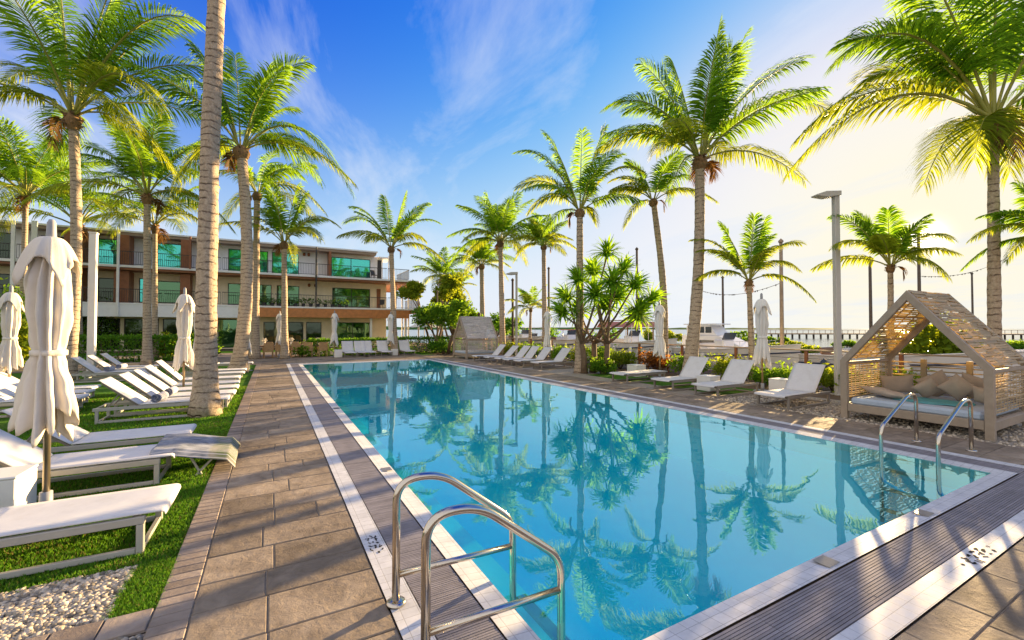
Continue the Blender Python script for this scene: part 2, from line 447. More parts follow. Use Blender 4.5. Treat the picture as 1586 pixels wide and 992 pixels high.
def lawn_mat():
    m, nt, b, out = new_mat('lawn_turf')
    tc = N(nt, 'ShaderNodeTexCoord')
    n1 = N(nt, 'ShaderNodeTexNoise', i_Scale=3.0, i_Detail=9.0, i_Roughness=.75); L(nt, tc.outputs['Object'], n1.inputs['Vector'])
    cr = N(nt, 'ShaderNodeValToRGB'); cr.color_ramp.elements[0].position = .3; cr.color_ramp.elements[1].position = .72
    cr.color_ramp.elements[0].color = (.04, .13, .012, 1); cr.color_ramp.elements[1].color = (.12, .27, .022, 1)
    L(nt, n1.outputs['Fac'], cr.inputs[0]); L(nt, cr.outputs[0], b.inputs['Base Color'])
    b.inputs['Roughness'].default_value = .9; b.inputs['Specular IOR Level'].default_value = .1
    n2 = N(nt, 'ShaderNodeTexNoise', i_Scale=160.0, i_Detail=3.0); L(nt, tc.outputs['Object'], n2.inputs['Vector'])
    bp = N(nt, 'ShaderNodeBump', i_Strength=1.0, i_Distance=.03); L(nt, n2.outputs['Fac'], bp.inputs['Height']); L(nt, bp.outputs[0], b.inputs['Normal'])
    return m
M['lawn'] = lawn_mat()
BX0, BX1 = -.635, -.424
mb = MB()
mb.sheet(-30, BX0, 4.30, 25.2, -.022); mb.sheet(-.87, BX0, 3.60, 4.30, -.022); mb.sheet(-30, 10, 28.6, 42, -.022)
struct('lawn', mb, M['lawn'])
mb = MB(); mb.sheet(10.6, 14.9, -4, 40, -.022)
struct('planting_bed', mb, M['soil'])
mb = MB(); mb.sheet(10.8, 12.6, 7.6, 13.5, -.016)
struct('lawn_strip', mb, M['lawn'])
mb = MB(); mb.sheet(9.9, 12.6, -4, 26.5, -.020); mb.sheet(-9, -.87, 3.60, 4.30, -.024); mb.sheet(-9, BX0, -1, 3.36, -.020)
struct('gravel_bed', mb, M['gravel'])

def stone_mat(name, base, dark, bump=.9):
    m, nt, b, out = new_mat(name)
    tc = N(nt, 'ShaderNodeTexCoord'); ge = N(nt, 'ShaderNodeNewGeometry')
    off = N(nt, 'ShaderNodeVectorMath', operation='ADD')
    mul = N(nt, 'ShaderNodeMath', operation='MULTIPLY'); mul.inputs[1].default_value = 37.0
    L(nt, ge.outputs['Random Per Island'], mul.inputs[0]); L(nt, tc.outputs['Object'], off.inputs[0]); L(nt, mul.outputs[0], off.inputs[1])
    n1 = N(nt, 'ShaderNodeTexNoise', i_Scale=4.5, i_Detail=10.0, i_Roughness=.68, i_Distortion=.8); L(nt, off.outputs[0], n1.inputs['Vector'])
    cr = N(nt, 'ShaderNodeValToRGB'); cr.color_ramp.elements[0].position = .33; cr.color_ramp.elements[1].position = .68
    cr.color_ramp.elements[0].color = c4(dark); cr.color_ramp.elements[1].color = c4(base)
    L(nt, n1.outputs['Fac'], cr.inputs[0])
    mr = N(nt, 'ShaderNodeMapRange'); mr.inputs['To Min'].default_value = .74; mr.inputs['To Max'].default_value = 1.2; L(nt, ge.outputs['Random Per Island'], mr.inputs['Value'])
    ns = N(nt, 'ShaderNodeTexNoise', i_Scale=1.1, i_Detail=7.0, i_Roughness=.6); L(nt, tc.outputs['Object'], ns.inputs['Vector'])
    ms = N(nt, 'ShaderNodeMapRange'); ms.inputs['From Min'].default_value = .35; ms.inputs['From Max'].default_value = .62; ms.inputs['To Min'].default_value = .74; ms.inputs['To Max'].default_value = 1.06; L(nt, ns.outputs['Fac'], ms.inputs['Value'])
    mm = N(nt, 'ShaderNodeMath', operation='MULTIPLY'); L(nt, mr.outputs[0], mm.inputs[0]); L(nt, ms.outputs[0], mm.inputs[1])
    vm = N(nt, 'ShaderNodeVectorMath', operation='SCALE'); L(nt, cr.outputs[0], vm.inputs[0]); L(nt, mm.outputs[0], vm.inputs['Scale'])
    L(nt, vm.outputs[0], b.inputs['Base Color'])
    n3 = N(nt, 'ShaderNodeTexNoise', i_Scale=2.0, i_Detail=3.0); L(nt, tc.outputs['Object'], n3.inputs['Vector'])
    rr = N(nt, 'ShaderNodeMapRange'); b.inputs['Specular IOR Level'].default_value = .04; rr.inputs['To Min'].default_value = .6; rr.inputs['To Max'].default_value = .9; L(nt, n3.outputs['Fac'], rr.inputs['Value']); L(nt, rr.outputs[0], b.inputs['Roughness'])
    # cleft stone relief: broad lips plus pits
    n2 = N(nt, 'ShaderNodeTexNoise', i_Scale=13.0, i_Detail=10.0, i_Roughness=.7, i_Distortion=.35); L(nt, off.outputs[0], n2.inputs['Vector'])
    bp = N(nt, 'ShaderNodeBump', i_Strength=bump, i_Distance=.020); L(nt, n2.outputs['Fac'], bp.inputs['Height']); L(nt, bp.outputs[0], b.inputs['Normal'])
    return m
M['stone'] = stone_mat('tan_paving_stone', (.40, .325, .245), (.225, .18, .135))
M['stone_b'] = stone_mat('border_paver', (.40, .33, .27), (.27, .215, .175), .6)
M['joint'] = mat('joint_sand', (.34, .28, .21), .95, .3, 30, .6, 120)
rng = random.Random(5)
def slabs(mb, x0, x1, y0, y1, gap=.009, rowr=(.30, .46), colr=(.36, .66)):
    y = y0
    while y < y1 - .05:
        d = rng.uniform(*rowr)
        if y1 - y - d < .22: d = y1 - y
        x = x0
        while x < x1 - .02:
            wdt = rng.uniform(*colr)
            if x1 - x - wdt < .25: wdt = x1 - x
            t = rng.uniform(-.0015, .0015)
            mb.box((x + wdt / 2, y + d / 2, -.012 + t), (wdt - gap, d - gap, .026), Matrix.Rotation(rng.uniform(-.002, .002), 4, 'X'), 0, .006)
            x += wdt
        y += d
YF0 = PY1 + COP + GRT + WHT; YN = PY0 - COP - GRT - WHT; XL = PX0 - COP - GRT - WHT; XR = PX1 + COP + GRT + WHT
mb = MB()
slabs(mb, BX1, XL, YN, YF0)
slabs(mb, BX1, 13.0, -2.2, YN, rowr=(.40, .62), colr=(.5, 1.0))
slabs(mb, XR, 9.9, YN, YF0)
slabs(mb, BX1, 9.9, YF0, 28.6, rowr=(.5, .6), colr=(.6, 1.2))
slabs(mb, -26, BX1, 25.2, 28.6, rowr=(.5, .6), colr=(.8, 1.4))
struct('paving', mb, M['stone'])
mb = MB(); mb.sheet(BX0, XL, -2.2, 28.6, -.010); mb.sheet(XL, 13.0, -2.2, YN, -.010); mb.sheet(XR, 9.9, YN, 28.6, -.010); mb.sheet(XL, XR, YF0, 28.6, -.010); mb.sheet(-26, BX0, 25.2, 28.6, -.010)
mb.sheet(-9, BX0, 3.36, 3.60, -.012)
struct('paving_joints', mb, M['joint'])
mb = MB(); y = -2.2
while y < 25.1:
    mb.box(((BX0 + BX1) / 2, y + .052, -.010 + rng.uniform(-.001, .0015)), (BX1 - BX0 - .006, .098, .026), None, 0, .005)
    y += .105
x = BX0 - .003
while x > -9:
    mb.box((x - .12, 3.48, -.010 + rng.uniform(-.001, .001)), (.232, .23, .026), None, 0, .005); x -= .24
struct('paving_border', mb, M['stone_b'])
mb = MB(); mb.sheet(-9, 9, 28.7, 38, -.015)
struct('terrace', mb, M['stone_b'])

def tile_mat(name, base, bw=.105, bh=.09, mortar=(.42, .42, .43), rough=.42, squash=1):
    m, nt, b, out = new_mat(name)
    tc = N(nt, 'ShaderNodeTexCoord')
    br = N(nt, 'ShaderNodeTexBrick', offset=0.0)
    br.inputs['Scale'].default_value = 1.0; br.inputs['Brick Width'].default_value = bw; br.inputs['Row Height'].default_value = bh
    br.inputs['Mortar Size'].default_value = .0022; br.inputs['Mortar Smooth'].default_value = .2
    br.inputs['Color1'].default_value = c4(base); br.inputs['Color2'].default_value = c4([x * .93 for x in base]); br.inputs['Mortar'].default_value = c4(mortar)
    L(nt, tc.outputs['Object'], br.inputs['Vector'])
    nz = N(nt, 'ShaderNodeTexNoise', i_Scale=7.0, i_Detail=8.0, i_Roughness=.7); L(nt, tc.outputs['Object'], nz.inputs['Vector'])
    mr = N(nt, 'ShaderNodeMapRange'); mr.inputs['From Min'].default_value = .3; mr.inputs['From Max'].default_value = .7; mr.inputs['To Min'].default_value = .76; mr.inputs['To Max'].default_value = 1.03; L(nt, nz.outputs['Fac'], mr.inputs['Value'])
    vm = N(nt, 'ShaderNodeVectorMath', operation='SCALE'); L(nt, br.outputs['Color'], vm.inputs[0]); L(nt, mr.outputs[0], vm.inputs['Scale'])
    L(nt, vm.outputs[0], b.inputs['Base Color'])
    r2 = N(nt, 'ShaderNodeMapRange'); r2.inputs['To Min'].default_value = rough; r2.inputs['To Max'].default_value = rough + .35; L(nt, nz.outputs['Fac'], r2.inputs['Value']); L(nt, r2.outputs[0], b.inputs['Roughness'])
    b.inputs['Specular IOR Level'].default_value = .12
    bp = N(nt, 'ShaderNodeBump', i_Strength=.5, i_Distance=.003, invert=True); L(nt, br.outputs['Fac'], bp.inputs['Height']); L(nt, bp.outputs[0], b.inputs['Normal'])
    return m
M['tile_w'] = tile_mat('white_pool_tile', (.72, .72, .73))
M['tile_g'] = mat('grey_marker_tile', (.20, .19, .19), .3, .2, 30)
def frame_rings(mb, off, wd, z0, z1, thick):
    """a rectangular ring round the pool at distance off from the water, wd wide; z0 pool side, z1 outside"""
    a = (PX0 - off - wd, PX1 + off + wd, PY0 - off - wd, PY1 + off + wd); c = (PX0 - off, PX1 + off, PY0 - off, PY1 + off)
    o = [(a[0], a[2]), (a[1], a[2]), (a[1], a[3]), (a[0], a[3])]; i_ = [(c[0], c[2]), (c[1], c[2]), (c[1], c[3]), (c[0], c[3])]
    vs = [(p[0], p[1], z1) for p in o] + [(p[0], p[1], z0) for p in i_] + [(p[0], p[1], z0 - thick) for p in i_]
    fs = []
    for k in range(4):
        k2 = (k + 1) % 4
        fs.append((k, k2, 4 + k2, 4 + k)); fs.append((4 + k, 4 + k2, 8 + k2, 8 + k))
    mb.add(vs, fs)
mb = MB(); frame_rings(mb, 0.0, COP - .004, -.012, .006, .12); frame_rings(mb, COP + GRT + .004, WHT - .008, .004, .004, .03)
struct('pool_coping', mb, M['tile_w'])
mb = MB(); frame_rings(mb, COP, GRT, -.045, -.045, .01)
struct('drain_channel', mb, mat('dark_drain', (.03, .03, .035), .6))
M['grate'] = mat('grey_drain_slat', (.27, .25, .26), .8, .22, 5, .1, 80, spec=.05, island=.12)
mb = MB()
pit = .021
y = PY0 - COP - GRT
x0, x1 = PX0 - COP - GRT, PX0 - COP
y = PY0 - COP + .001
while y < PY1 + COP:
    mb.box(((x0 + x1) / 2, y + .007, -.006 + rng.uniform(-.001, .001)), (x1 - x0 - .012, .0158, .018)); y += pit
x0, x1 = PX1 + COP, PX1 + COP + GRT
y = PY0 - COP + .001
while y < PY1 + COP:
    mb.box(((x0 + x1) / 2, y + .007, -.006), (x1 - x0 - .012, .0158, .018)); y += pit * 1.0
for ya in (PY0 - COP - GRT, PY1 + COP):
    yy = ya + .008
    while yy < ya + GRT - .012:
        xx = PX0 - COP - GRT + .006
        while xx < PX1 + COP + GRT - .1:
            ln = min(.9, PX1 + COP + GRT - .006 - xx)
            mb.box((xx + ln / 2, yy + .007, -.006 + rng.uniform(-.0015, .001)), (ln - .004, .0158, .018)); xx += ln
        yy += pit
struct('drain_grate', mb, M['grate'])
# pool basin
def basin_mat():
    m, nt, b, out = new_mat('pool_plaster')
    tc = N(nt, 'ShaderNodeTexCoord')
    nz = N(nt, 'ShaderNodeTexNoise', i_Scale=.9, i_Detail=6.0, i_Distortion=1.2); L(nt, tc.outputs['Object'], nz.inputs['Vector'])
    cr = N(nt, 'ShaderNodeValToRGB'); cr.color_ramp.elements[0].position = .3; cr.color_ramp.elements[1].position = .7
    cr.color_ramp.elements[0].color = (.006, .70, .88, 1); cr.color_ramp.elements[1].color = (.016, .78, .93, 1)
    L(nt, nz.outputs['Fac'], cr.inputs[0]); L(nt, cr.outputs[0], b.inputs['Base Color']); b.inputs['Roughness'].default_value = .7
    return m
LEDGE = .42
mb = MB()
x0, x1, y0, y1 = PX0, PX1, PY0, PY1
zt, zl, zb = -.13, -.32, -1.05
xa, ya, xb, yb = x0 + LEDGE, y0 + .30, x1 - .02, y1 - .02
mb.sheet(xa, xb, ya, yb, zb)
for (p, q) in (((xa, ya), (xb, ya)), ((xb, ya), (xb, yb)), ((xb, yb), (xa, yb)), ((xa, yb), (xa, ya))):
    mb.add([(p[0], p[1], zb), (q[0], q[1], zb), (q[0], q[1], zl), (p[0], p[1], zl)], [(0, 1, 2, 3)])
struct('pool_basin', mb, basin_mat())
mb = MB()
mb.sheet(x0, xa, y0, y1, zl); mb.sheet(xa, x1, y0, ya, zl); mb.sheet(xb, x1, ya, y1, zl); mb.sheet(xa, xb, yb, y1, zl)
for (p, q) in (((x0, y0), (x1, y0)), ((x1, y0), (x1, y1)), ((x1, y1), (x0, y1)), ((x0, y1), (x0, y0))):
    mb.add([(p[0], p[1], zl), (q[0], q[1], zl), (q[0], q[1], zt), (p[0], p[1], zt)], [(0, 1, 2, 3)])
struct('pool_ledge', mb, mat('pale_pool_ledge', (.30, .62, .70), .6, .08, 3))
def water_mat():
    m, nt, b, out = new_mat('pool_water')
    nt.nodes.remove(b)
    tc = N(nt, 'ShaderNodeTexCoord')
    n1 = N(nt, 'ShaderNodeTexNoise', i_Scale=1.6, i_Detail=2.0, i_Roughness=.5); L(nt, tc.outputs['Object'], n1.inputs['Vector'])
    n2 = N(nt, 'ShaderNodeTexNoise', i_Scale=7.0, i_Detail=2.0); L(nt, tc.outputs['Object'], n2.inputs['Vector'])
    ad = N(nt, 'ShaderNodeMath', operation='MULTIPLY_ADD'); ad.inputs[1].default_value = .12; L(nt, n2.outputs['Fac'], ad.inputs[0]); L(nt, n1.outputs['Fac'], ad.inputs[2])
    bp = N(nt, 'ShaderNodeBump', i_Strength=.032, i_Distance=.08); L(nt, ad.outputs[0], bp.inputs['Height'])
    ge = N(nt, 'ShaderNodeNewGeometry')
    dt = N(nt, 'ShaderNodeVectorMath', operation='DOT_PRODUCT'); L(nt, ge.outputs['Incoming'], dt.inputs[0]); L(nt, bp.outputs[0], dt.inputs[1])
    ab = N(nt, 'ShaderNodeMath', operation='ABSOLUTE'); L(nt, dt.outputs['Value'], ab.inputs[0])
    om = N(nt, 'ShaderNodeMath', operation='SUBTRACT', use_clamp=True); om.inputs[0].default_value = 1.0; L(nt, ab.outputs[0], om.inputs[1])
    pw = N(nt, 'ShaderNodeMath', operation='POWER'); pw.inputs[1].default_value = 4.6; L(nt, om.outputs[0], pw.inputs[0])
    fr = N(nt, 'ShaderNodeMath', operation='MULTIPLY_ADD', use_clamp=True); fr.inputs[1].default_value = .70; fr.inputs[2].default_value = .24; L(nt, pw.outputs[0], fr.inputs[0])
    gl = N(nt, 'ShaderNodeBsdfGlossy', i_Roughness=.0); L(nt, bp.outputs[0], gl.inputs['Normal']); gl.inputs['Color'].default_value = (.56, .92, 1, 1)
    tr = N(nt, 'ShaderNodeBsdfTransparent'); tr.inputs['Color'].default_value = (.16, .95, 1.0, 1)
    mx = N(nt, 'ShaderNodeMixShader'); L(nt, fr.outputs[0], mx.inputs[0]); L(nt, tr.outputs[0], mx.inputs[1]); L(nt, gl.outputs[0], mx.inputs[2])
    L(nt, mx.outputs[0], out.inputs['Surface'])
    return m
mb = MB(); mb.sheet(PX0 + .0005, PX1 - .0005, PY0 + .0005, PY1 - .0005, -.020)
struct('pool_water', mb, water_mat())
# grey depth tiles on the coping and dark marks on the white band
mk = MB()
for (u, v) in ((540, 631), (623, 724)):
    p = G(u, v); mk.sheet(PX0 - .15, PX0 - .03, p.y - .07, p.y + .07, .0)
for (u, v) in ((1414, 791), (1256, 861)):
    p = G(u, v); mk.sheet(p.x - .08, p.x + .08, PY0 - .15, PY0 - .03, .0)
for i in range(len(mk.v)):
    a = mk.v[i]; mk.v[i] = (a[0], a[1], .0075)
struct('depth_tiles', mk, M['tile_g'])
mk = MB(); rg = random.Random(3)
def marks(cx, cy, ax, sl=1.0, sw=1.0):
    """worn black lettering: short strokes in three rows"""
    for row in range(3):
        n = (5, 6, 4)[row]
        for k in range(n):
            a = (k - n / 2) * .042 + rg.uniform(-.004, .004); b = (row - 1) * .042
            for q in range(rg.choice((1, 2, 2, 3))):
                l, t = rg.uniform(.010, .026), rg.uniform(.006, .010)
                oa, ob = rg.uniform(-.012, .012), rg.uniform(-.012, .012)
                th = rg.choice((0, PI / 2, .6, -.5))
                Rm = Matrix.Rotation(th, 3, 'Z')
                pts = [Rm @ Vector((sx * l * sw / 2, sy * t * sw / 2, 0)) + Vector(((a + oa) * sl, (b + ob) * .85, 0)) for sx, sy in ((-1, -1), (1, -1), (1, 1), (-1, 1))]
                if ax == 'y': pts = [Vector((-p.y, p.x, 0)) for p in pts]
                mk.add([(p.x + cx, p.y + cy, .0062 + .0001 * q + .00002 * k) for p in pts], [(0, 1, 2, 3)])
p = G(588, 838); marks(PX0 - COP - GRT - WHT / 2, p.y, 'y', 1.5, 1.3)
p = G(482, 628); marks(PX0 - COP - GRT - WHT / 2, p.y, 'y')
p = G(1500, 853); marks(p.x, PY0 - COP - GRT - WHT / 2, 'x', 2.6, 2.0)
struct('painted_marks', mk, mat('worn_black_paint', (.03, .028, .026), .8, .4, 50, spec=.02))
# turf blades near the camera
rn = np.random.RandomState(2)
def blades(n, x0, x1, y0, y1, h=.03):
    x = rn.uniform(x0, x1, n); y = rn.uniform(y0, y1, n)
    # denser close by
    a = rn.uniform(0, 2 * PI, n); hh = h * rn.uniform(.5, 1.2, n); wd = .0035 + .0006 * y; le = rn.uniform(.2, .9, n) * hh
    P = np.zeros((n, 3, 3))
    P[:, 0] = np.stack([x - np.cos(a) * wd, y - np.sin(a) * wd, np.full(n, -.024)], 1)
    P[:, 1] = np.stack([x + np.cos(a) * wd, y + np.sin(a) * wd, np.full(n, -.024)], 1)
    P[:, 2] = np.stack([x - np.sin(a) * le, y + np.cos(a) * le, hh - .022], 1)
    return P
Ps = np.concatenate([blades(9000, -.89, BX0 + .012, 3.59, 4.3), blades(42000, -2.6, BX0 + .012, 4.28, 6.5), blades(42000, -3.4, BX0, 6.5, 10), blades(30000, -4.2, BX0 , 10, 16, .035)])
me = bpy.data.meshes.new('turf_grass'); n = len(Ps)
me.vertices.add(3 * n); me.vertices.foreach_set('co', Ps.reshape(-1)); me.loops.add(3 * n); me.loops.foreach_set('vertex_index', np.arange(3 * n))
me.polygons.add(n); me.polygons.foreach_set('loop_start', np.arange(n) * 3); me.polygons.foreach_set('loop_total', np.full(n, 3)); me.update(calc_edges=True)
me.materials.append(leaf_mat('grass_blade', (.075, .19, .018), (.22, .46, .02), .4, .5)); me.materials.append(leaf_mat('dry_grass_blade', (.22, .19, .06), (.4, .34, .08), .35, .4))
patch = np.sin(Ps[:, 0, 0] * 4.1 + 1.3 * np.sin(Ps[:, 0, 1] * 2.3)) * np.sin(Ps[:, 0, 1] * 3.3 + .7)
me.polygons.foreach_set('material_index', (rn.uniform(0, 1, n) < .05 + .16 * np.clip(patch, 0, 1)).astype(np.int32))
o = bpy.data.objects.new('turf_grass', me); COL.objects.link(o); tag(o, 'short bright green turf grass beside the tan paving', 'grass', kind='stuff')
# pebbles
ico_v = []; g = (1 + 5 ** .5) / 2
for a, b_ in ((-1, g), (1, g), (-1, -g), (1, -g)):
    ico_v += [(a, b_, 0)]
for a, b_ in ((-1, g), (1, g), (-1, -g), (1, -g)):
    ico_v += [(0, a, b_)]
for a, b_ in ((g, -1), (g, 1), (-g, -1), (-g, 1)):
    ico_v += [(a, 0, b_)]
ico_f = [(0, 11, 5), (0, 5, 1), (0, 1, 7), (0, 7, 10), (0, 10, 11), (1, 5, 9), (5, 11, 4), (11, 10, 2), (10, 7, 6), (7, 1, 8), (3, 9, 4), (3, 4, 2), (3, 2, 6), (3, 6, 8), (3, 8, 9), (4, 9, 5), (2, 4, 11), (6, 2, 10), (8, 6, 7), (9, 8, 1)]
def pebbles(mb, n, x0, x1, y0, y1, r0, r1, z=-.018):
    for _ in range(n):
        r_ = rg.uniform(r0, r1) / 1.9
        Mx = Matrix.Translation((rg.uniform(x0, x1), rg.uniform(y0, y1), z + rg.uniform(0, .012))) @ Matrix.Rotation(rg.uniform(0, 6.3), 4, 'Z') @ Matrix.Rotation(rg.uniform(-.5, .5), 4, 'X') @ Matrix.Diagonal((r_ * rg.uniform(.8, 1.5), r_ * rg.uniform(.7, 1.1), r_ * rg.uniform(.5, .8), 1))
        mb.add(ico_v, ico_f, 0, True, Mx)
mb = MB(); pebbles(mb, 5200, -2.6, -.875, 3.61, 4.31, .011, .024); pebbles(mb, 700, -1.3, BX0 - .01, 2.6, 3.35, .012, .026)
pebbles(mb, 2600, 9.92, 12.3, 1.0, 7.5, .015, .032)
o = struct('pebble_gravel', mb, M['pebble'], 'stuff'); tag(o, 'loose tan and grey pebbles in the gravel beds', 'gravel')
# ------------------------------------------------------------------ palms
def bez(a, q, b, t):
    return a * (1 - t) ** 2 + q * (2 * t * (1 - t)) + b * t * t
def frond(mb, C, Q, T, rng, nl, mi, grav, lmax, roll=0.0, wid=.034, bare=.19):
    seg = 9
    pts = [bez(C, Q, T, i / seg) for i in range(seg + 1)]
    Ln = sum((pts[i + 1] - pts[i]).length for i in range(seg))
    r0 = .0085 * Ln + .006
    mb.tube(pts, [r0 * (1 - .85 * i / seg) for i in range(seg + 1)], 5, 2 if mi < 2 else mi, False)
    h = Vector((T.x - C.x, T.y - C.y, 0))
    if h.length < .05: h = Vector((1, 0, 0))
    side = UP.cross(h.normalized()).normalized()
    for k in range(nl):
        t = bare + (1 - bare) * (k + rng.uniform(-.3, .3)) / (nl - 1)
        t = min(max(t, 0), 1)
        p = bez(C, Q, T, t); tg = ((Q - C) * (1 - t) + (T - Q) * t).normalized()
        sd = (side - tg * side.dot(tg)).normalized(); sd = Matrix.Rotation(roll, 3, tg) @ sd
        nm = tg.cross(sd) * -1
        if nm.z < 0 and abs(tg.z) < .9: nm = -nm
        s_ = (t - bare) / (1 - bare)
        pl = lmax * (.50 + .95 * s_ - 1.15 * s_ * s_) * 1.38 * rng.uniform(.82, 1.1)
        a = R(22 + 42 * s_) + rng.uniform(-.1, .1)
        for s in (-1, 1):
            if rng.random() < .05 or math.sin(k * .9 + C.x * 40) > .985: continue
            d0 = (sd * (s * math.cos(a)) + tg * math.sin(a) + nm * (.30 - .2 * s_)).normalized()
            g = grav * rng.uniform(.6, 1.3)
            d1 = (d0 - UP * g * .55).normalized(); d2 = (d0 - UP * g * 1.25 + tg * .1).normalized()
            w = wid * rng.uniform(.8, 1.2)
            ww = tg * w
            p1 = p + d0 * pl * .3; p2 = p1 + d1 * pl * .35; p3 = p2 + d2 * pl * .37
            mb.add([p - ww * .35, p + ww * .35, p1 + ww, p1 - ww, p2 + ww * .8, p2 - ww * .8, p3], [(0, 1, 2, 3), (3, 2, 4, 5), (5, 4, 6)], mi)
def palm(ub, vb, ut, vt, rpx, wpx, label, seed, exp=(), nf=20, nl=46, base=None, bend=0.0, dead=1, group='coconut palms round the pool', fill=None, yel=.26, Rm=None, lean=.0, trunkless=False):
    rng = random.Random(seed)
    b = base if base is not None else G(ub, vb)
    b = Vector((b.x, b.y, 0))
    top = up_at(b, ut, vt)
    dep = (Vector((b.x, b.y, H)) - EYE).dot(FWD)
    m = dep / FPX
    Rc = Rm if Rm else rpx * m
    t = thing('palm_tree', label, 'palm tree', (b.x, b.y, -.03), 0, group)
    tp = Vector((top.x - b.x, top.y - b.y, top.z + .03))
    # trunk
    tr = MB(); ob = .40 * wpx * m * dep / math.hypot(b.x, b.y)
    n = 46 if dep < 20 else 24
    pts = []; rad = []
    rt = ob * .92
    for i in range(n + 1):
        s = i / n
        x = tp * s + RGT * (bend * math.sin(PI * s) * (1 - .35 * s))
        x += FWD * (lean * math.sin(PI * s))
        pts.append(x)
        flare = .55 * math.exp(-s * tp.z / .35) + .22 * math.exp(-s * tp.z / 1.6)
        rr = ob * (1.12 - .26 * s + flare)
        rr *= 1 + (.035 if i % 2 else -.02) + rng.uniform(-.015, .015)
        rad.append(rr)
    tr.tube(pts, rad, 16 if dep < 20 else 9, 0, True, True, lambda i, k: .03 * math.sin(k * 1.7 + i * .6))
    obj('trunk', tr, M['palm_bark'], t)
    # fibre boot and leaf bases
    fb = MB(); bs = max(.12 * Rc * .55, ob * 1.15)
    if dep < 33:
        for i in range(34 if dep < 24 else 14):
            a = rng.uniform(0, 6.28); z = rng.uniform(-.55, .25) * bs * 2.0
            d = Vector((math.cos(a), math.sin(a), 0)); pr = ob * .9 + .10 * bs
            p0 = tp + d * pr * .6 + UP * (z - .12 * bs); L_ = bs * rng.uniform(.5, 1.1)
            p1 = p0 + (d * .8 + UP * rng.uniform(-.1, 1.0)).normalized() * L_ * .55; p2 = p1 + (d + UP * rng.uniform(-1.1, .5)).normalized() * L_ * .45
            fb.tube([p0, p1, p2], [bs * .17, bs * .14, bs * .05], 5, 0)
    prof = [(ob * .85, -bs * 1.5), (ob * 1.25, -bs * 1.1), (ob * 1.35 + bs * .12, -bs * .4), (ob * 1.2, bs * .2), (ob * .5, bs * .7), (.01, bs * .8)]
    fb.lathe(prof, 9, 0, tp)
    obj('fibre_boot', fb, M['fibre'], t)
    # crown
    cr = MB(); C0 = tp + UP * bs * .45
    lm = .265 * Rc + .05
    wd = .010 + .0020 * Rc + .00038 * dep; nl = int(nl * 1.75)
    def one(T, rise, mi, grav, roll=0.0, qk=.48):
        v = T - C0; hz = Vector((v.x, v.y, 0))
        Q = C0 + hz * qk + UP * (v.z * .5 + rise)
        st = C0 + hz.normalized() * ob * .5 + UP * rng.uniform(-.2, .3) * bs
        frond(cr, st, Q, T, rng, nl, mi, grav, lm * rng.uniform(.9, 1.1), roll, wd)
    for e in exp:
        # explicit frond: photo offset of its tip, share of depth, rise, colour, droop
        du, dv = e[0] - ut, e[1] - vt
        bd = e[2] if len(e) > 2 else rng.uniform(-.35, .35)
        T = C0 + RGT * (du * m) - UP * (dv * m) + FWD * (bd * Rc)
        hl = math.hypot(du * m, bd * Rc)
        rise = (e[3] if len(e) > 3 else .36) * hl + .06 * Rc
        yl = e[4] if len(e) > 4 else (1 if dv > -.1 * rpx and rng.random() < .4 else 0)
        one(T, rise, yl, e[5] if len(e) > 5 else (1.15 if dv > -.3 * rpx else .7), rng.uniform(-.3, .3))
    nfill = fill if fill is not None else (nf if not exp else 6)
    ph = rng.uniform(0, 6.28)
    for i in range(nfill):
        s = (i + .5) / nfill
        az = ph + i * 2.399963 + rng.uniform(-.2, .2)
        d = Vector((math.cos(az), math.sin(az), 0))
        es = R(84 - 66 * s); et = R(68 - 92 * s + rng.uniform(-9, 9))
        Lf = Rc * rng.uniform(.86, 1.08) * (1.0 if s > .2 else .88)
        T = C0 + (d * math.cos(et) + UP * math.sin(et)) * Lf
        Q = C0 + (d * math.cos(es) + UP * math.sin(es)) * Lf * .56
        yl = 1 if (s > 1 - yel and rng.random() < .75) else 0
        st = C0 + d * ob * .6 + UP * (.3 - .6 * s) * bs
        frond(cr, st, Q, T, rng, nl, yl, (.55 + .85 * s), lm * rng.uniform(.88, 1.1), rng.uniform(-.35, .35), wd)
    for i in range(dead):
        az = rng.uniform(0, 6.28); d = Vector((math.cos(az), math.sin(az), 0))
        T = tp + d * (ob * 1.6 + .10 * Rc) - UP * Rc * rng.uniform(.14, .24)
        frond(cr, tp + d * ob, tp + d * (ob * 2 + .10 * Rc) + UP * .02, T, rng, nl // 2, 3, 1.0, lm * .55, 0, wd)
    obj('crown', cr, [M['leaf'], M['leaf_y'], M['rachis'], M['leaf_dead']], t)
    return t

palm(105, 588, 113, 183, 200, 25, 'tall palm with brown boot rising behind the big front parasol on the left', 11, nl=56, nf=25, lean=.2,
     exp=[(-5, 25, -.2, .5), (60, -40, .1), (100, -70, -.1, .2), (150, -75, .2, .2), (205, -45, -.1, .3), (235, 0, .3, .4), (322, 52, -.1, .55), (318, 92, .2, .3), (303, 212, -.3, .55, 1, 1.0),
          (-20, 120, .1, .5, 1), (-10, 190, -.2, .35), (20, 225, .3, .4), (215, 250, .4, .5, 1)])
palm(318, 642, 352, -300, 190, 38, 'foreground palm with thick ringed grey trunk, crown above the picture', 12, nl=50, nf=20, Rm=3.2, bend=-.12)
palm(368, 577, 374, 233, 160, 24, 'curved palm trunk leaning beside the paved walk, next to the parasol pole', 13, nl=56, nf=24, bend=.38,
     exp=[(480, 108, -.1, .5), (538, 296, .15, .75, 0, .9), (352, 78, .1, .2), (398, 84, .2, .2), (428, 150, .3, .3), (318, 95, -.2, .3), (255, 115, .1, .5), (243, 165, -.2, .45),
          (275, 262, .2, .5), (468, 262, .4, .5), (310, 300, -.3, .5, 1), (445, 205, .6, .3)])
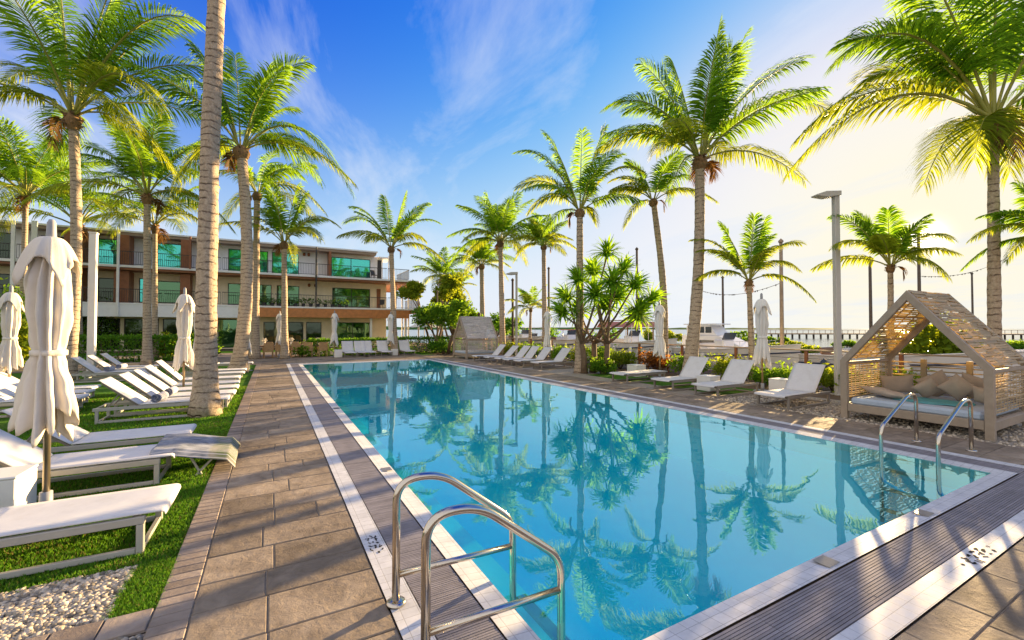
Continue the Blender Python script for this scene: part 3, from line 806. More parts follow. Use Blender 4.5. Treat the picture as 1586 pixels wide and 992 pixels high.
palm(395, 556, 398, 302, 105, 14, 'shorter palm half hidden behind the curved trunk by the walk', 14, exp=[(500, 330, .1, .45, 1), (440, 372, .2, .5, 1), (330, 360, .1, .5, 1), (480, 285, -.2, .5), (340, 250)], nf=18)
palm(228, 566, 228, 305, 135, 16, 'palm standing between the left loungers and the dark hedge, grey straight trunk', 15, nl=50, nf=24,
     exp=[(300, 225, .1, .4), (340, 290, -.1, .4), (175, 195, .1, .3), (225, 172, .2, .2), (262, 180, -.2, .2), (110, 300, .1, .4), (120, 240, -.2, .4), (335, 350, .3, .45, 1), (130, 350, .2, .45, 1)])
palm(122, 549, 121, 352, 135, 15, 'leafy palm before the hotel wing, left of the straight grey trunk', 16, nl=46, nf=24, exp=[(0, 290, .2, .5), (-10, 335, -.1, .4), (20, 240, .1, .3), (60, 215, .2, .2), (230, 330, .2, .4, 1)])
palm(34, 556, 40, 306, 120, 14, 'palm at the far left edge behind the tall one, crown half cut off', 33, nl=44, nf=22)
palm(240, 558, 240, 352, 115, 11, 'palm close behind the straight grey trunk, with a shaggy brown boot', 17, nl=44, nf=22, yel=.5, exp=[(320, 330, .1, .5, 1), (345, 380, -.1, .5, 1), (150, 360, .2, .5, 1)])
palm(441, 556, 440, 378, 92, 12, 'palm with drooping yellow fronds over the outdoor dining tables', 18, nl=46, nf=22, yel=.5,
     exp=[(520, 350, .1, .5, 1), (505, 378, -.2, .5, 1), (365, 350, .1, .5, 1), (385, 320, .2, .4), (470, 300, .1, .3), (420, 290, -.2, .2), (450, 285, .2, .2)])
palm(612, 550, 606, 385, 78, 10, 'slender palm behind the far row of loungers, near the hotel corner', 19, nl=46, nf=20,
     exp=[(678, 345, .1, .45), (665, 322, -.2, .3), (625, 300, .1, .15), (590, 302, .2, .2), (548, 325, -.1, .4), (530, 345, .1, .5), (560, 372, .2, .4, 1), (655, 372, .1, .4, 1)])
palm(684, 538, 684, 432, 54, 6, 'dark green palm above the bushy tree at the end of the hotel', 20, nl=34, nf=18)
palm(706, 538, 706, 446, 34, 4, 'smallest slim palm behind the far hut', 21, nl=24, nf=14)
palm(748, 542, 746, 412, 54, 9, 'palm rising right behind the far woven hut', 22, nl=36, nf=20)
palm(779, 552, 775, 376, 82, 10, 'palm growing between the far hut and the slim lamp post', 23, nl=44, nf=22)
palm(844, 552, 842, 382, 56, 9, 'golden palm right of the slim lamp post, above small marsh palms', 24, nl=38, nf=19, yel=.6)
palm(898, 577, 898, 328, 100, 14, 'palm whose trunk stands behind the branching screw pine', 25, nl=50, nf=20,
     exp=[(845, 205, .1, .45), (803, 245, -.2, .5), (905, 195, .2, .15), (800, 290, .1, .45, 1), (965, 235, .2, .4), (990, 270, -.1, .5, 1), (930, 215, -.3, .2), (820, 325, .2, .5, 1), (925, 345, .1, .5, 1)])
palm(1027, 574, 1012, 312, 85, 13, 'leaning palm behind the parasol, left of the tall curving palm', 26, nl=46, nf=19, yel=.6, bend=.25,
     exp=[(925, 318, .1, .4, 1), (945, 285, -.1, .4, 1), (1070, 275, .1, .4), (1040, 250, .2, .3), (975, 250, .1, .3)])
palm(1066, 588, 1084, 248, 165, 21, 'tall curving palm behind the right-hand loungers, trunk bowed at its foot', 27, nl=60, nf=24, bend=.18, dead=2, fill=9,
     exp=[(938, 180, -.15, .45), (935, 222, .2, .35, 1), (1000, 92, .1, .35), (1058, 72, .25, .1), (1108, 52, -.1, .12), (1166, 45, .1, .12), (1228, 112, -.15, .3), (1305, 168, .1, .38, 1),
          (1000, 262, -.3, .45, 1), (1150, 232, .3, .4, 1), (1110, 110, -.3, .2), (985, 150, .3, .4)])
palm(1166, 589, 1160, 436, 85, 11, 'short golden palm behind the closed parasol and marina rail', 28, nl=48, nf=18, yel=.6, dead=1,
     exp=[(1078, 372, .1, .4, 1), (1082, 392, -.1, .3, 1), (1125, 345, .2, .25), (1192, 338, .1, .15), (1245, 378, .1, .35, 1), (1248, 418, .2, .4, 1), (1160, 342, -.2, .1)])
palm(1381, 612, 1379, 414, 98, 13, 'backlit golden palm rising behind the front woven hut', 29, nl=46, nf=19, yel=.6, dead=1,
     exp=[(1300, 335, .1, .35), (1285, 388, -.1, .4, 1), (1345, 330, .2, .2), (1385, 325, .1, .1), (1415, 345, -.2, .25), (1485, 372, .1, .4, 1), (1450, 400, .2, .4, 1)])
palm(1541, 631, 1538, 195, 285, 27, 'largest palm right of the front hut, long drooping fronds over the lamp post', 30, nl=70, nf=22, fill=2,
     exp=[(1238, 264, .1, .45, 1, 1.1), (1288, 110, -.05, .60, 0, 1.0), (1345, 40, .15, .45, 0), (1395, -50, -.1, .2), (1450, -80, .2, .12), (1520, -110, -.1, .1), (1590, -110, .2, .1),
          (1660, -20, .1, .3), (1800, 120, 0, .4), (1492, 262, -.05, .8, 1, .7), (1612, 262, .15, .9, 1, 1.0), (1440, 60, .4, .4, 1), (1330, 160, .5, .5, 1), (1700, 200, -.2, .4)])
palm(1640, 641, 1634, 372, 110, 20, 'palm at the right edge, only its left fronds in view', 31, nl=44, nf=16, exp=[(1512, 372, .05, .3), (1535, 335, .1, .3), (1545, 410, -.1, .4, 1)])
palm(820, 548, 822, 480, 44, 5, 'low ragged palm between the slim lamp post and the far parasol', 32, nl=30, nf=12, yel=.7)

# ------------------------------------------------------------------ leaf clouds
def leaf_cloud(mb, c, rad, n, size, rng, shell=.55, mi=0, box=False):
    for _ in range(n):
        if box:
            p = [rng.uniform(-1, 1) for _ in range(3)]
            if rng.random() < .8:
                a = rng.choice((0, 1, 1, 2, 2)); p[a] = rng.choice((-1, 1)) * rng.uniform(.82, 1.06)
            p = Vector(p)
        else:
            p = Vector((rng.gauss(0, 1), rng.gauss(0, 1), rng.gauss(0, 1))).normalized() * (shell + (1 - shell) * rng.random()) ** .6 * rng.uniform(.8, 1.1)
        q = Vector((c[0] + p.x * rad[0], c[1] + p.y * rad[1], c[2] + p.z * rad[2]))
        s = size * rng.uniform(.6, 1.4)
        d = Vector((rng.gauss(0, 1) + p.x, rng.gauss(0, 1) + p.y, rng.gauss(.2, .8) + p.z)).normalized()
        e = d.cross(Vector((rng.gauss(0, 1), rng.gauss(0, 1), rng.gauss(0, 1)))).normalized()
        mb.add([q - d * s * .5, q + e * s * .28, q + d * s * .6, q - e * s * .28], [(0, 1, 2, 3)], mi)
def hedge(x0, x1, y0, y1, h, n, label, seed, size=.11):
    rng = random.Random(seed)
    t = thing('hedge', label, 'hedge', ((x0 + x1) / 2, (y0 + y1) / 2, -.02), 0, 'clipped hedges before the hotel')
    mb = MB(); leaf_cloud(mb, (0, 0, h / 2), ((x1 - x0) / 2, (y1 - y0) / 2, h / 2), n, size, rng, box=True)
    for _ in range(n // 5):
        leaf_cloud(mb, (rng.uniform(x0 - x1, x1 - x0) / 2, rng.uniform(y0 - y1, y1 - y0) / 2, h + rng.uniform(-.05, .12)), (.06, .06, .06), 1, size, rng)
    obj('foliage', mb, M['hedge_leaf'], t)
    st = MB(); x = x0 + .2
    while x < x1:
        p = Vector((x - (x0 + x1) / 2, rng.uniform(-.1, .1), 0))
        st.tube([p, p + Vector((rng.uniform(-.1, .1), 0, h * .5)), p + Vector((rng.uniform(-.2, .2), rng.uniform(-.2, .2), h * .9))], [.02, .015, .006], 5); x += .35
    obj('stem', st, M['bark'], t)
hedge(-15.5, -4.2, 30.2, 31.4, 1.35, 9000, 'long dark hedge behind the left rows of loungers', 41, .13)
hedge(2.1, 7.2, 30.6, 31.5, 1.05, 5200, 'bright clipped hedge behind the far white loungers, left of the slender palm trunk', 42)
hedge(7.75, 12.6, 30.7, 31.6, 1.1, 5000, 'bright clipped hedge between the slender palm trunk and the far hut', 43)
def shrub(p, r, h, n, label, seed, m='shrub_leaf', size=.09, name='shrub', group='low shrubs along the marina rail', lob=5):
    rng = random.Random(seed)
    t = thing(name, label, 'shrub', (p.x, p.y, -.02), 0, group)
    mb = MB()
    for i in range(lob):
        a = i * 2.4 + rng.random()
        c = (math.cos(a) * r * rng.uniform(.2, .55), math.sin(a) * r * rng.uniform(.2, .55), h * rng.uniform(.35, .68))
        leaf_cloud(mb, c, (r * rng.uniform(.45, .65), r * rng.uniform(.45, .65), h * rng.uniform(.3, .42)), n // lob, size, rng, .3)
    for i in range(n // 12):
        a = rng.uniform(0, 6.28); q = r * rng.random() ** .5
        leaf_cloud(mb, (math.cos(a) * q, math.sin(a) * q, h * rng.uniform(.1, 1.08)), (.1, .1, .06), 1, size * 1.2, rng)
    obj('foliage', mb, M[m], t)
    st = MB()
    for i in range(7):
        a = i * .9; st.tube([(.05 * math.cos(a), .05 * math.sin(a), 0), (math.cos(a) * r * .25, math.sin(a) * r * .25, h * .4), (math.cos(a) * r * .5, math.sin(a) * r * .5, h * .75)], [.018, .012, .005], 5)
    obj('stem', st, M['bark'], t)
    return t
G0 = lambda u, v: G(u, v)
shrub(Vector((11.55, 13.4, 0)), .62, .62, 1500, 'round bright green shrub left of the screw pine trunks', 51)
sh = [(14.0, 4.9, .8, 'shrub_lime', 'spiky lime shrub behind the front lounger, nearest the woven hut'), (14.1, 6.4, .75, 'shrub_lime', 'yellow-green shrub behind the lounger with the sunlit back'),
      (13.9, 8.0, .75, 'shrub_leaf', 'low shrub right of the parasol, behind the second near lounger'), (14.1, 9.6, .85, 'shrub_lime', 'yellow-green shrub just left of the parasol by the rail'),
      (14.0, 11.2, .8, 'shrub_leaf', 'green shrub behind the bowed palm trunk'), (14.1, 13.0, .95, 'bronze_leaf', 'bronze-leaved shrub between two closed parasols'),
      (13.8, 14.8, .85, 'shrub_lime', 'lime shrub behind the flat lounger and white cube'), (14.0, 16.3, .95, 'shrub_leaf', 'rounded green shrub left of the white cube table by the rail'),
      (14.0, 17.9, .95, 'shrub_lime', 'rounded lime shrub right of the screw pine'), (14.2, 20.0, .9, 'shrub_leaf', 'shrub seen between the screw pine trunks'),
      (13.6, 22.2, .95, 'shrub_leaf', 'shrub behind the far lounger row, right half'), (13.5, 24.2, .95, 'shrub_lime', 'lime shrub at the middle of the far lounger row'),
      (13.2, 26.6, 1.0, 'shrub_leaf', 'shrub at the slim lamp post foot'), (12.9, 29.0, .95, 'shrub_leaf', 'shrub right of the far woven hut')]
for i, (x, y, h, m, lb) in enumerate(sh):
    shrub(Vector((x, y, 0)), .85, h, 1500, lb, 60 + i, m, .10)
shrub(Vector((10.4, 29.6, 0)), 1.0, 1.1, 1600, 'dark rounded shrub at the left foot of the far hut', 80, 'hedge_leaf', .12, group='shrubs beside the hedge')
shrub(Vector((1.7, 30.4, 0)), .7, 1.0, 900, 'leafy shrub at the right end of the dining tables', 81, 'shrub_leaf', .12, group='shrubs beside the hedge')
for i, (u, v, r_, h, m, lb) in enumerate([(255, 556, 1.1, 1.5, 'shrub_lime', 'lime-tipped bush at the foot of the straight grey palm'), (312, 556, 1.0, 1.7, 'shrub_leaf', 'bush behind the paired parasols left of the thick trunk'),
                                           (140, 545, 1.6, 4.3, 'shrub_leaf', 'tall leafy bush climbing beside the white pole at the hotel wing'), (45, 556, 1.9, 4.4, 'shrub_leaf', 'tall bush behind the big front parasol at the left edge'),
                                           (8, 575, 1.2, 2.6, 'shrub_lime', 'yellow-green bush at the far left edge by the second parasol')]):
    shrub(G(u, v), r_, h, 3200, lb, 90 + i, m, .15, group='bushes before the hotel wing', lob=8)
# broadleaf trees at the end of the hotel
def tree(p, h, cr, n, label, seed, m='shrub_leaf', size=.2, stems=3, clear=.35):
    rng = random.Random(seed)
    t = thing('leafy_tree', label, 'tree', (p.x, p.y, -.03), 0, 'leafy trees by the hotel end')
    st = MB(); tips = []
    for i in range(stems):
        a = i * 2.1 + rng.random(); b0 = Vector((math.cos(a) * .2, math.sin(a) * .2, 0))
        k = Vector((math.cos(a) * cr * .35, math.sin(a) * cr * .35, h * clear)) + b0
        st.tube([b0, (b0 + k) / 2 + Vector((rng.uniform(-.15, .15), 0, 0)), k], [.13, .10, .075], 7)
        for j in range(4):
            b_ = a + rng.uniform(-1, 1); e = k + Vector((math.cos(b_) * cr * rng.uniform(.2, .6), math.sin(b_) * cr * rng.uniform(.2, .6), h * rng.uniform(.2, .5)))
            st.tube([k, (k + e) / 2 + Vector((0, 0, .1)), e], [.06, .04, .015], 5); tips.append(e)
    obj('trunk', st, M['bark'], t)
    mb = MB()
    for e in tips:
        for q in range(3):
            leaf_cloud(mb, e + Vector((rng.uniform(-.5, .5), rng.uniform(-.5, .5), rng.uniform(-.3, .4))) * cr * .4, (cr * rng.uniform(.22, .36),) * 2 + (cr * rng.uniform(.15, .25),), n // (len(tips) * 3), size, rng, .3)
    obj('crown', mb, M[m], t)
    return t
tree(G(692, 548), 4.0, 2.3, 7500, 'bushy light green tree on slim trunks left of the far hut', 101, size=.2)
tree(G(672, 540), 6.3, 2.4, 7000, 'broad tree behind the corner post of the hotel balconies', 102, 'shrub_lime', .26, 3, .45)
tree(G(700, 538), 5.0, 2.0, 4000, 'sunlit tree between the hotel corner and the bushy tree', 103, 'shrub_lime', .26, 3, .45)
tree(G(768, 543), 3.2, 1.8, 2500, 'small round tree behind the far hut, near the slim lamp post', 104, 'hedge_leaf', .22)
# screw pine with strap-leaf heads
def screw_pine():
    rng = random.Random(7)
    b = G(916, 578)
    dep = (Vector((b.x, b.y, H)) - EYE).dot(FWD); m = dep / FPX
    t = thing('screw_pine', 'branching screw pine with strap-leaf heads on two trunks beside the pool', 'tree', (b.x, b.y, -.02), 0)
    def W(u, v, f=0.0):
        q = up_at(b, u, v) - Vector((b.x, b.y, 0)); return q + FWD * f - RGT * (0 if v > 500 else (u - 930) * m * .14)
    heads = [(941, 398, 0), (922, 424, .5), (963, 426, -.4), (892, 442, -.3), (940, 446, -.9), (990, 446, .2), (876, 466, .4), (914, 464, -.8), (966, 462, .8), (1010, 470, -.4), (866, 490, -.2), (900, 488, .6), (940, 480, .3), (984, 488, -.6), (1000, 494, .5)]
    lim = MB()
    for k, (fu, fv, ff) in enumerate(((905, 576, 0), (933, 580, -.2), (920, 575, .3))):
        f0 = W(fu, fv, ff); f0.z = 0
        kn = W(fu + (-4, 6, 2)[k], 532, ff)
        lim.tube([f0, (f0 + kn) / 2 + Vector((.06, 0, 0)), kn], [.15, .11, .10], 10, 0, True, True, lambda i, q: .06 * math.sin(q * 2.1 + i))
        for i, h in enumerate(heads):
            if i % 3 != k: continue
            e = W(*h); mid = kn + (e - kn) * .5 + RGT * ((e - kn).dot(RGT) * .06) - UP * .03
            lim.tube([kn, kn + (mid - kn) * .5 - UP * .05, mid, e], [.06, .048, .04, .032], 8)
    obj('trunk', lim, M['bark'], t)
    cr = MB()
    for h in heads:
        c = W(*h); axis = (UP * 1.0 + RGT * ((h[0] - 930) / 90.0) + FWD * h[2] * .6).normalized()
        for i in range(96):
            s = (i + .5) / 96; a = i * 2.4; tilt = R(8 + 112 * s + rng.uniform(-8, 8))
            ax = axis.orthogonal().normalized(); bx = axis.cross(ax)
            o = ax * math.cos(a) + bx * math.sin(a)
            Ln = rng.uniform(.8, 1.05) * .98
            d0 = axis * math.cos(tilt * .6) + o * math.sin(tilt * .6); d1 = axis * math.cos(tilt) + o * math.sin(tilt) - UP * .18; d2 = d1 - UP * rng.uniform(.1, .6)
            wv = d0.cross(o.cross(axis)).cross(d0)
            wv = axis.cross(o).normalized() * .042
            p0 = c; p1 = p0 + d0.normalized() * Ln * .35; p2 = p1 + d1.normalized() * Ln * .35; p3 = p2 + d2.normalized() * Ln * .32
            cr.add([p0 - wv * .7, p0 + wv * .7, p1 + wv, p1 - wv, p2 + wv * .8, p2 - wv * .8, p3], [(0, 1, 2, 3), (3, 2, 4, 5), (5, 4, 6)])
    obj('crown', cr, M['screw_leaf'], t)
screw_pine()
# ------------------------------------------------------------------ hotel
M['wall'] = mat('cream_stucco', (.84, .73, .52), .85, .07, 2, .2, 60, dirt=((.40, .34, .26), .6, .25))
M['wall_w'] = mat('white_stucco', (.80, .80, .80), .8, .06, 2, .15, 60, dirt=((.45, .42, .4), .8, .3))
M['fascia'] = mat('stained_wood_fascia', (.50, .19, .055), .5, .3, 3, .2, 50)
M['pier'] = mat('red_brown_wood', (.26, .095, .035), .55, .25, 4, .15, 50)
M['dark'] = mat('black_metal', (.025, .022, .02), .45, .2)
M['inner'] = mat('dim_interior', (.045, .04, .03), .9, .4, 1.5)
M['eave'] = mat('taupe_eave', (.34, .25, .19), .75, .15, 2)
def glass_mat(name, tint, mixv):
    m, nt, b, out = new_mat(name)
    b.inputs['Base Color'].default_value = c4(tint); b.inputs['Roughness'].default_value = .04; b.inputs['IOR'].default_value = 1.5
    tc = N(nt, 'ShaderNodeTexCoord'); nz = N(nt, 'ShaderNodeTexNoise', i_Scale=.8, i_Detail=2.0); L(nt, tc.outputs['Object'], nz.inputs['Vector'])
    bp = N(nt, 'ShaderNodeBump', i_Strength=.06, i_Distance=.1); L(nt, nz.outputs['Fac'], bp.inputs['Height']); L(nt, bp.outputs[0], b.inputs['Normal'])
    tr = N(nt, 'ShaderNodeBsdfTransparent'); tr.inputs['Color'].default_value = c4([min(1, x * 3 + .1) for x in tint])
    gl = N(nt, 'ShaderNodeBsdfGlossy', i_Roughness=.03); gl.inputs['Color'].default_value = c4([min(1, x * 2.4 + .05) for x in tint]); L(nt, bp.outputs[0], gl.inputs['Normal'])
    m1 = N(nt, 'ShaderNodeMixShader', i_Fac=.45); L(nt, b.outputs[0], m1.inputs[1]); L(nt, tr.outputs[0], m1.inputs[2])
    m2 = N(nt, 'ShaderNodeMixShader', i_Fac=mixv); L(nt, m1.outputs[0], m2.inputs[1]); L(nt, gl.outputs[0], m2.inputs[2])
    L(nt, m2.outputs[0], out.inputs['Surface'])
    return m
M['glass_t'] = glass_mat('teal_glass', (.03, .30, .27), .55)
M['glass_g'] = glass_mat('green_glass', (.05, .13, .06), .45)
M['glass_d'] = glass_mat('dark_glass', (.03, .05, .03), .3)
YB, YW = 43.4, 45.4
F1, F2, RT = 3.72, 6.62, 9.35
EX = atY(649, YB)          # right end of the balconies
EW = atY(598, YW)          # right end of the walls
LX = -27.0
hb = thing('hotel_building', 'three-storey hotel with teal windows, balconies and wood fascia behind the pool', 'building', ((LX + EX) / 2, YW, -.03))
OX, OY = (LX + EX) / 2, YW
def part(name, mb, m, parent=hb):
    mb.v = [(x - OX, y - OY, z + .03) for x, y, z in mb.v]
    return obj(name, mb, m, parent)
def bxx(x0, x1, y0, y1, z0, z1, bev=0.0):
    mb = MB(); mb.box(((x0 + x1) / 2, (y0 + y1) / 2, (z0 + z1) / 2), (x1 - x0, y1 - y0, z1 - z0), None, 0, bev); return mb
UW = lambda u: atY(u, YW)
UB = lambda u: atY(u, YB)
# storey walls with openings left for the windows
wins = {0: [(126, 186, .1, 2.6, 'd'), (192, 246, .1, 2.6, 'd'), (252, 332, .1, 2.6, 'd'), (338, 378, .1, 2.6, 'g'), (408, 432, .1, 2.4, 'd'), (446, 470, .1, 2.4, 'd'), (474, 498, .1, 2.4, 'd'), (519, 573, .1, 2.4, 'g'), (60, 120, .1, 2.45, 'd'), (-60, 30, .1, 2.45, 'd')],
        1: [(150, 178, .1, 2.0, 'd'), (214, 222, .1, 2.1, 't'), (242, 281, .1, 1.95, 'g'), (318, 334, .1, 2.1, 't'), (352, 420, .1, 2.0, 'g'), (428, 463, .1, 2.0, 'g'), (514, 573, .1, 2.0, 'g'), (66, 112, .1, 2.0, 'd'), (-60, 20, .1, 2.0, 'd')],
        2: [(148, 180, .1, 2.2, 't'), (241, 285, .1, 2.2, 't'), (352, 414, .1, 2.15, 't'), (420, 462, .1, 2.15, 't'), (512, 573, .1, 2.1, 't'), (60, 100, .1, 2.1, 'd'), (-60, 20, .1, 2.1, 'd')]}
zf = {0: 0.0, 1: F1 + .06, 2: F2 + .06}; zc = {0: F1 - .25, 1: F2 - .2, 2: RT - .25}
DEP = .22
for lv in (0, 1, 2):
    ws = sorted(wins[lv]); mb = MB(); x = LX
    end = EW if lv < 2 else UW(592)
    for (ua, ub, s0, s1, g) in ws:
        a, b_ = UW(ua), UW(ub)
        if a > x: mb.box(((x + a) / 2, YW + DEP / 2, (zf[lv] + zc[lv]) / 2), (a - x, DEP, zc[lv] - zf[lv]))
        z1 = zf[lv] + s1
        mb.box(((a + b_) / 2, YW + DEP / 2, (z1 + zc[lv]) / 2), (b_ - a, DEP, zc[lv] - z1))
        mb.box(((a + b_) / 2, YW + DEP / 2, zf[lv] + s0 / 2), (b_ - a, DEP, s0))
        x = b_
    mb.box(((x + end) / 2, YW + DEP / 2, (zf[lv] + zc[lv]) / 2), (end - x, DEP, zc[lv] - zf[lv]))
    mb.box((end - .11, YW + 5.2, (zf[lv] + zc[lv]) / 2), (.22, 9.9, zc[lv] - zf[lv]))
    mb.box(((LX + end) / 2, YW + 10.2, (zf[lv] + zc[lv]) / 2), (end - LX, .2, zc[lv] - zf[lv]))
    part('wall', mb, M['wall'] if lv < 2 else M['wall_w'])
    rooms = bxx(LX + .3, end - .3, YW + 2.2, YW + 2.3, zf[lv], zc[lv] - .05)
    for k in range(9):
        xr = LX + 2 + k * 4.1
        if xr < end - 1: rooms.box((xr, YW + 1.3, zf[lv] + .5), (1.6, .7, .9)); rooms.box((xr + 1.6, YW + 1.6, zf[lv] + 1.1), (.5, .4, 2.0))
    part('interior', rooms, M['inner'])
    for (ua, ub, s0, s1, g) in ws:
        a, b_ = UW(ua) + .003, UW(ub) - .003; z0, z1 = zf[lv] + s0 + .003, zf[lv] + s1 - .003
        nb = max(1, round((b_ - a) / 1.5)); fr = MB(); fw = .06; yf = YW + .08
        fr.box(((a + b_) / 2, yf, z1 - fw / 2), (b_ - a, .07, fw)); fr.box(((a + b_) / 2, yf, z0 + fw / 2), (b_ - a, .07, fw))
        for k in range(nb + 1):
            xx = a + fw / 2 + (b_ - a - fw) * k / nb
            fr.box((xx, yf, (z0 + z1) / 2), (fw, .068, z1 - z0 - 2 * fw))
        if a > -20:
            f = part('window', fr, M['dark'])
        else:
            f = part('window', fr, M['dark'])
        pn = MB(); pn.box(((a + b_) / 2, yf + .006, (z0 + z1) / 2), (b_ - a - 2 * fw + .01, .012, z1 - z0 - 2 * fw + .01))
        o = obj('pane', MB(), M['glass_' + g]); bpy.data.objects.remove(o)
        pn.v = [(x_ - OX, y_ - OY, z_ + .03) for x_, y_, z_ in pn.v]
        obj('pane', pn, M['glass_' + g], f)
        # curtains behind upper glass
        if lv > 0 and g in 'tg' and b_ - a > 1.0:
            cu = MB(); n = 14
            for side_ in (0, 1):
                xs0 = a + .1 if not side_ else b_ - .1 - (b_ - a) * .2
                pts = [(xs0 + (b_ - a) * .2 * i / n, YW + .35 + .04 * (i % 2)) for i in range(n + 1)]
                cu.add([(p[0], p[1], z0) for p in pts] + [(p[0], p[1], z1) for p in pts], [(i, i + 1, n + 2 + i, n + 1 + i) for i in range(n)])
            cu.v = [(x_ - OX, y_ - OY, z_ + .03) for x_, y_, z_ in cu.v]
            obj('curtain', cu, M['canvas'], f)
# slabs, fascias, roof
part('floor_slab', bxx(LX, EX, YB, YW + 10, F2 - .13, F2 + .05, .01), M['white'])
part('floor_slab', bxx(LX, EX, YB, YW + 10, F1 - .10, F1 + .05, .01), M['white'])
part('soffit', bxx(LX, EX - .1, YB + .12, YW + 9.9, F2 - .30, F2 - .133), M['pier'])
xm = UB(378)
part('fascia', bxx(LX, xm, YB + .02, YB + .25, F1 - 1.02, F1 - .103), M['wall_w'])
part('fascia', bxx(xm + .01, EX - 1.0, YB + .02, YB + .25, F1 - .92, F1 - .103), M['fascia'])
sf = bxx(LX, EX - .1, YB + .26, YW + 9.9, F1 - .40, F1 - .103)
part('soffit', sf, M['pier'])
rf = MB()
xr = UW(580)
rf.prism([(YB + .7, RT - .03), (YB + .7, RT + .10), (YW + 2, RT + .34), (YW + 10.4, RT + .34), (YW + 10.4, RT - .03)], LX, xr, 'x')
part('roof', rf, M['white'])
part('eave', bxx(LX, xr - .1, YB + .8, YW + 10, RT - .26, RT - .033), M['eave'])
pl = MB()
pl.box((UW(595), YW + .9, RT - .35), (1.4, 3.0, .12)); pl.box((UW(600), YW - .4, 8.0), (.1, .1, 2.5))
part('canopy', pl, M['white'])
# railings bay by bay
def rail(xa, xb, y, z, parent=hb):
    mb = MB(); mb.box(((xa + xb) / 2, y, z + 1.06), (xb - xa, .05, .05)); mb.box(((xa + xb) / 2, y, z + .09), (xb - xa, .035, .035))
    n = int((xb - xa) / .13)
    for k in range(n + 1):
        mb.box((xa + (xb - xa) * k / max(n, 1), y, z + .57), (.018, .018, .96))
    part('railing', mb, M['dark'], parent)
bays = [-60, 20, 72, 126, 182, 234, 294, 342, 424, 488, 545, 600, 648]
for z in (F1 + .05, F2 + .05):
    for a, b_ in zip(bays[:-1], bays[1:]):
        if z > 6 and a >= 600: b_ = 634
        rail(UB(a) + .06, UB(b_) - .06, YB + .1, z)
mbr = MB()
for z in (F1 + .05, F2 + .05):
    xx = EX - .1 if z < 6 else UB(634)
    mbr.box((xx, YB + 2.6, z + 1.06), (.05, 5, .05))
    for k in range(38): mbr.box((xx, YB + .2 + k * .13, z + .57), (.018, .018, .96))
part('railing', mbr, M['dark'])
# posts and wood piers
for u, z0, z1, wd, m in ((181.5, F1 - 1.0, RT - .2, .16, 'white'), (489, F1, RT - .1, .14, 'dark'), (293, F2, RT - .1, .12, 'pier'), (648, 0, F2 - .1, .13, 'lframe'), (51, 4, RT + .1, .3, 'white'), (18, 4, RT, .2, 'white')):
    part('post', bxx(UB(u) - wd / 2, UB(u) + wd / 2, YB - .12, YB - .003, z0, z1, .01), M[m])
for u, lv, wd in ((122, 2, 1.0), (197, 2, .7), (289, 2, .55), (508, 2, .2), (195, 1, .9), (290, 1, .65), (122, 1, .9)):
    part('pier', bxx(UW(u) - wd / 2, UW(u) + wd / 2, YB + .6, YW - .003, zf[lv] + .004, zc[lv] - (.15 if lv < 2 else .02)), M['pier'])
for u in (620, 612, 630, 640):
    part('post', bxx(UB(u) - .06, UB(u) + .06, YW - .3, YW - .18, 0, F2 - .3), M['white'])
for u in (576, 610, 630):
    part('post', bxx(UB(u) - .1, UB(u) + .1, YB + .4, YB + .6, 0, F1 - .4), M['white'])
dr = bxx(UW(583), UW(589), YW - .045, YW - .003, zf[1] + .1, zf[1] + 2.05, .01)
d_ = part('door', dr, M['pier']); hd = MB(); hd.tube([(UW(588), YW - .08, zf[1] + 1.0), (UW(588), YW - .08, zf[1] + 1.2)], .02, 6)
part('handle', hd, M['steel'], d_)
dr = bxx(UW(584), UW(590), YW - .045, YW - .003, zf[2] + .1, zf[2] + 2.1, .01)
part('door', dr, M['dark'])
# lamps on the walls
lm = MB()
for u, lv in ((470, 2), (478, 1), (488, 1), (477, 2)):
    lm.lathe([(.0, .18), (.1, .15), (.13, 0), (.09, -.12), (0, -.14)], 10, 0, (UW(u), YW - .12, zf[lv] + 2.1))
part('wall_lamp', lm, M['pier'])
# balcony furniture
rg2 = random.Random(9)
bl = thing('balcony_planter', 'row of leafy pots on the middle balcony over the wood fascia', 'planter', (UB(470), YB + .5, F1 + .05))
fo = MB(); po = MB()
for k in range(14):
    x = (k - 7) * .62; po.lathe([(.13, 0), (.17, .3), (.15, .3)], 10, 0, (x, 0, 0))
    leaf_cloud(fo, (x, 0, .5 + rg2.uniform(-.05, .15)), (.34, .25, .28), 90, .14, rg2)
obj('pot', po, M['dark'], bl); obj('foliage', fo, M['hedge_leaf'], bl)
def small_chair(p, rz, label):
    t = thing('balcony_chair', label, 'chair', p, rz, 'dark chairs on the hotel balconies')
    mb = MB()
    mb.box((0, 0, .42), (.5, .5, .06), None, 0, .02); obj('seat', mb, M['dark'], t)
    mb = MB(); mb.box((0, .25, .7), (.5, .05, .5), Matrix.Rotation(-.2, 4, 'X'), 0, .02); obj('backrest', mb, M['dark'], t)
    for sx in (-.21, .21):
        for sy in (-.21, .21):
            mb = MB(); mb.box((sx, sy, .2), (.035, .035, .4)); obj('leg', mb, M['dark'], t)
small_chair((UB(582), YB + .9, F2 + .05), .4, 'dark chair on the top balcony, right of the teal windows')
small_chair((UB(594), YB + 1.0, F1 + .05), -.5, 'dark chair on the middle balcony beside the brown door')
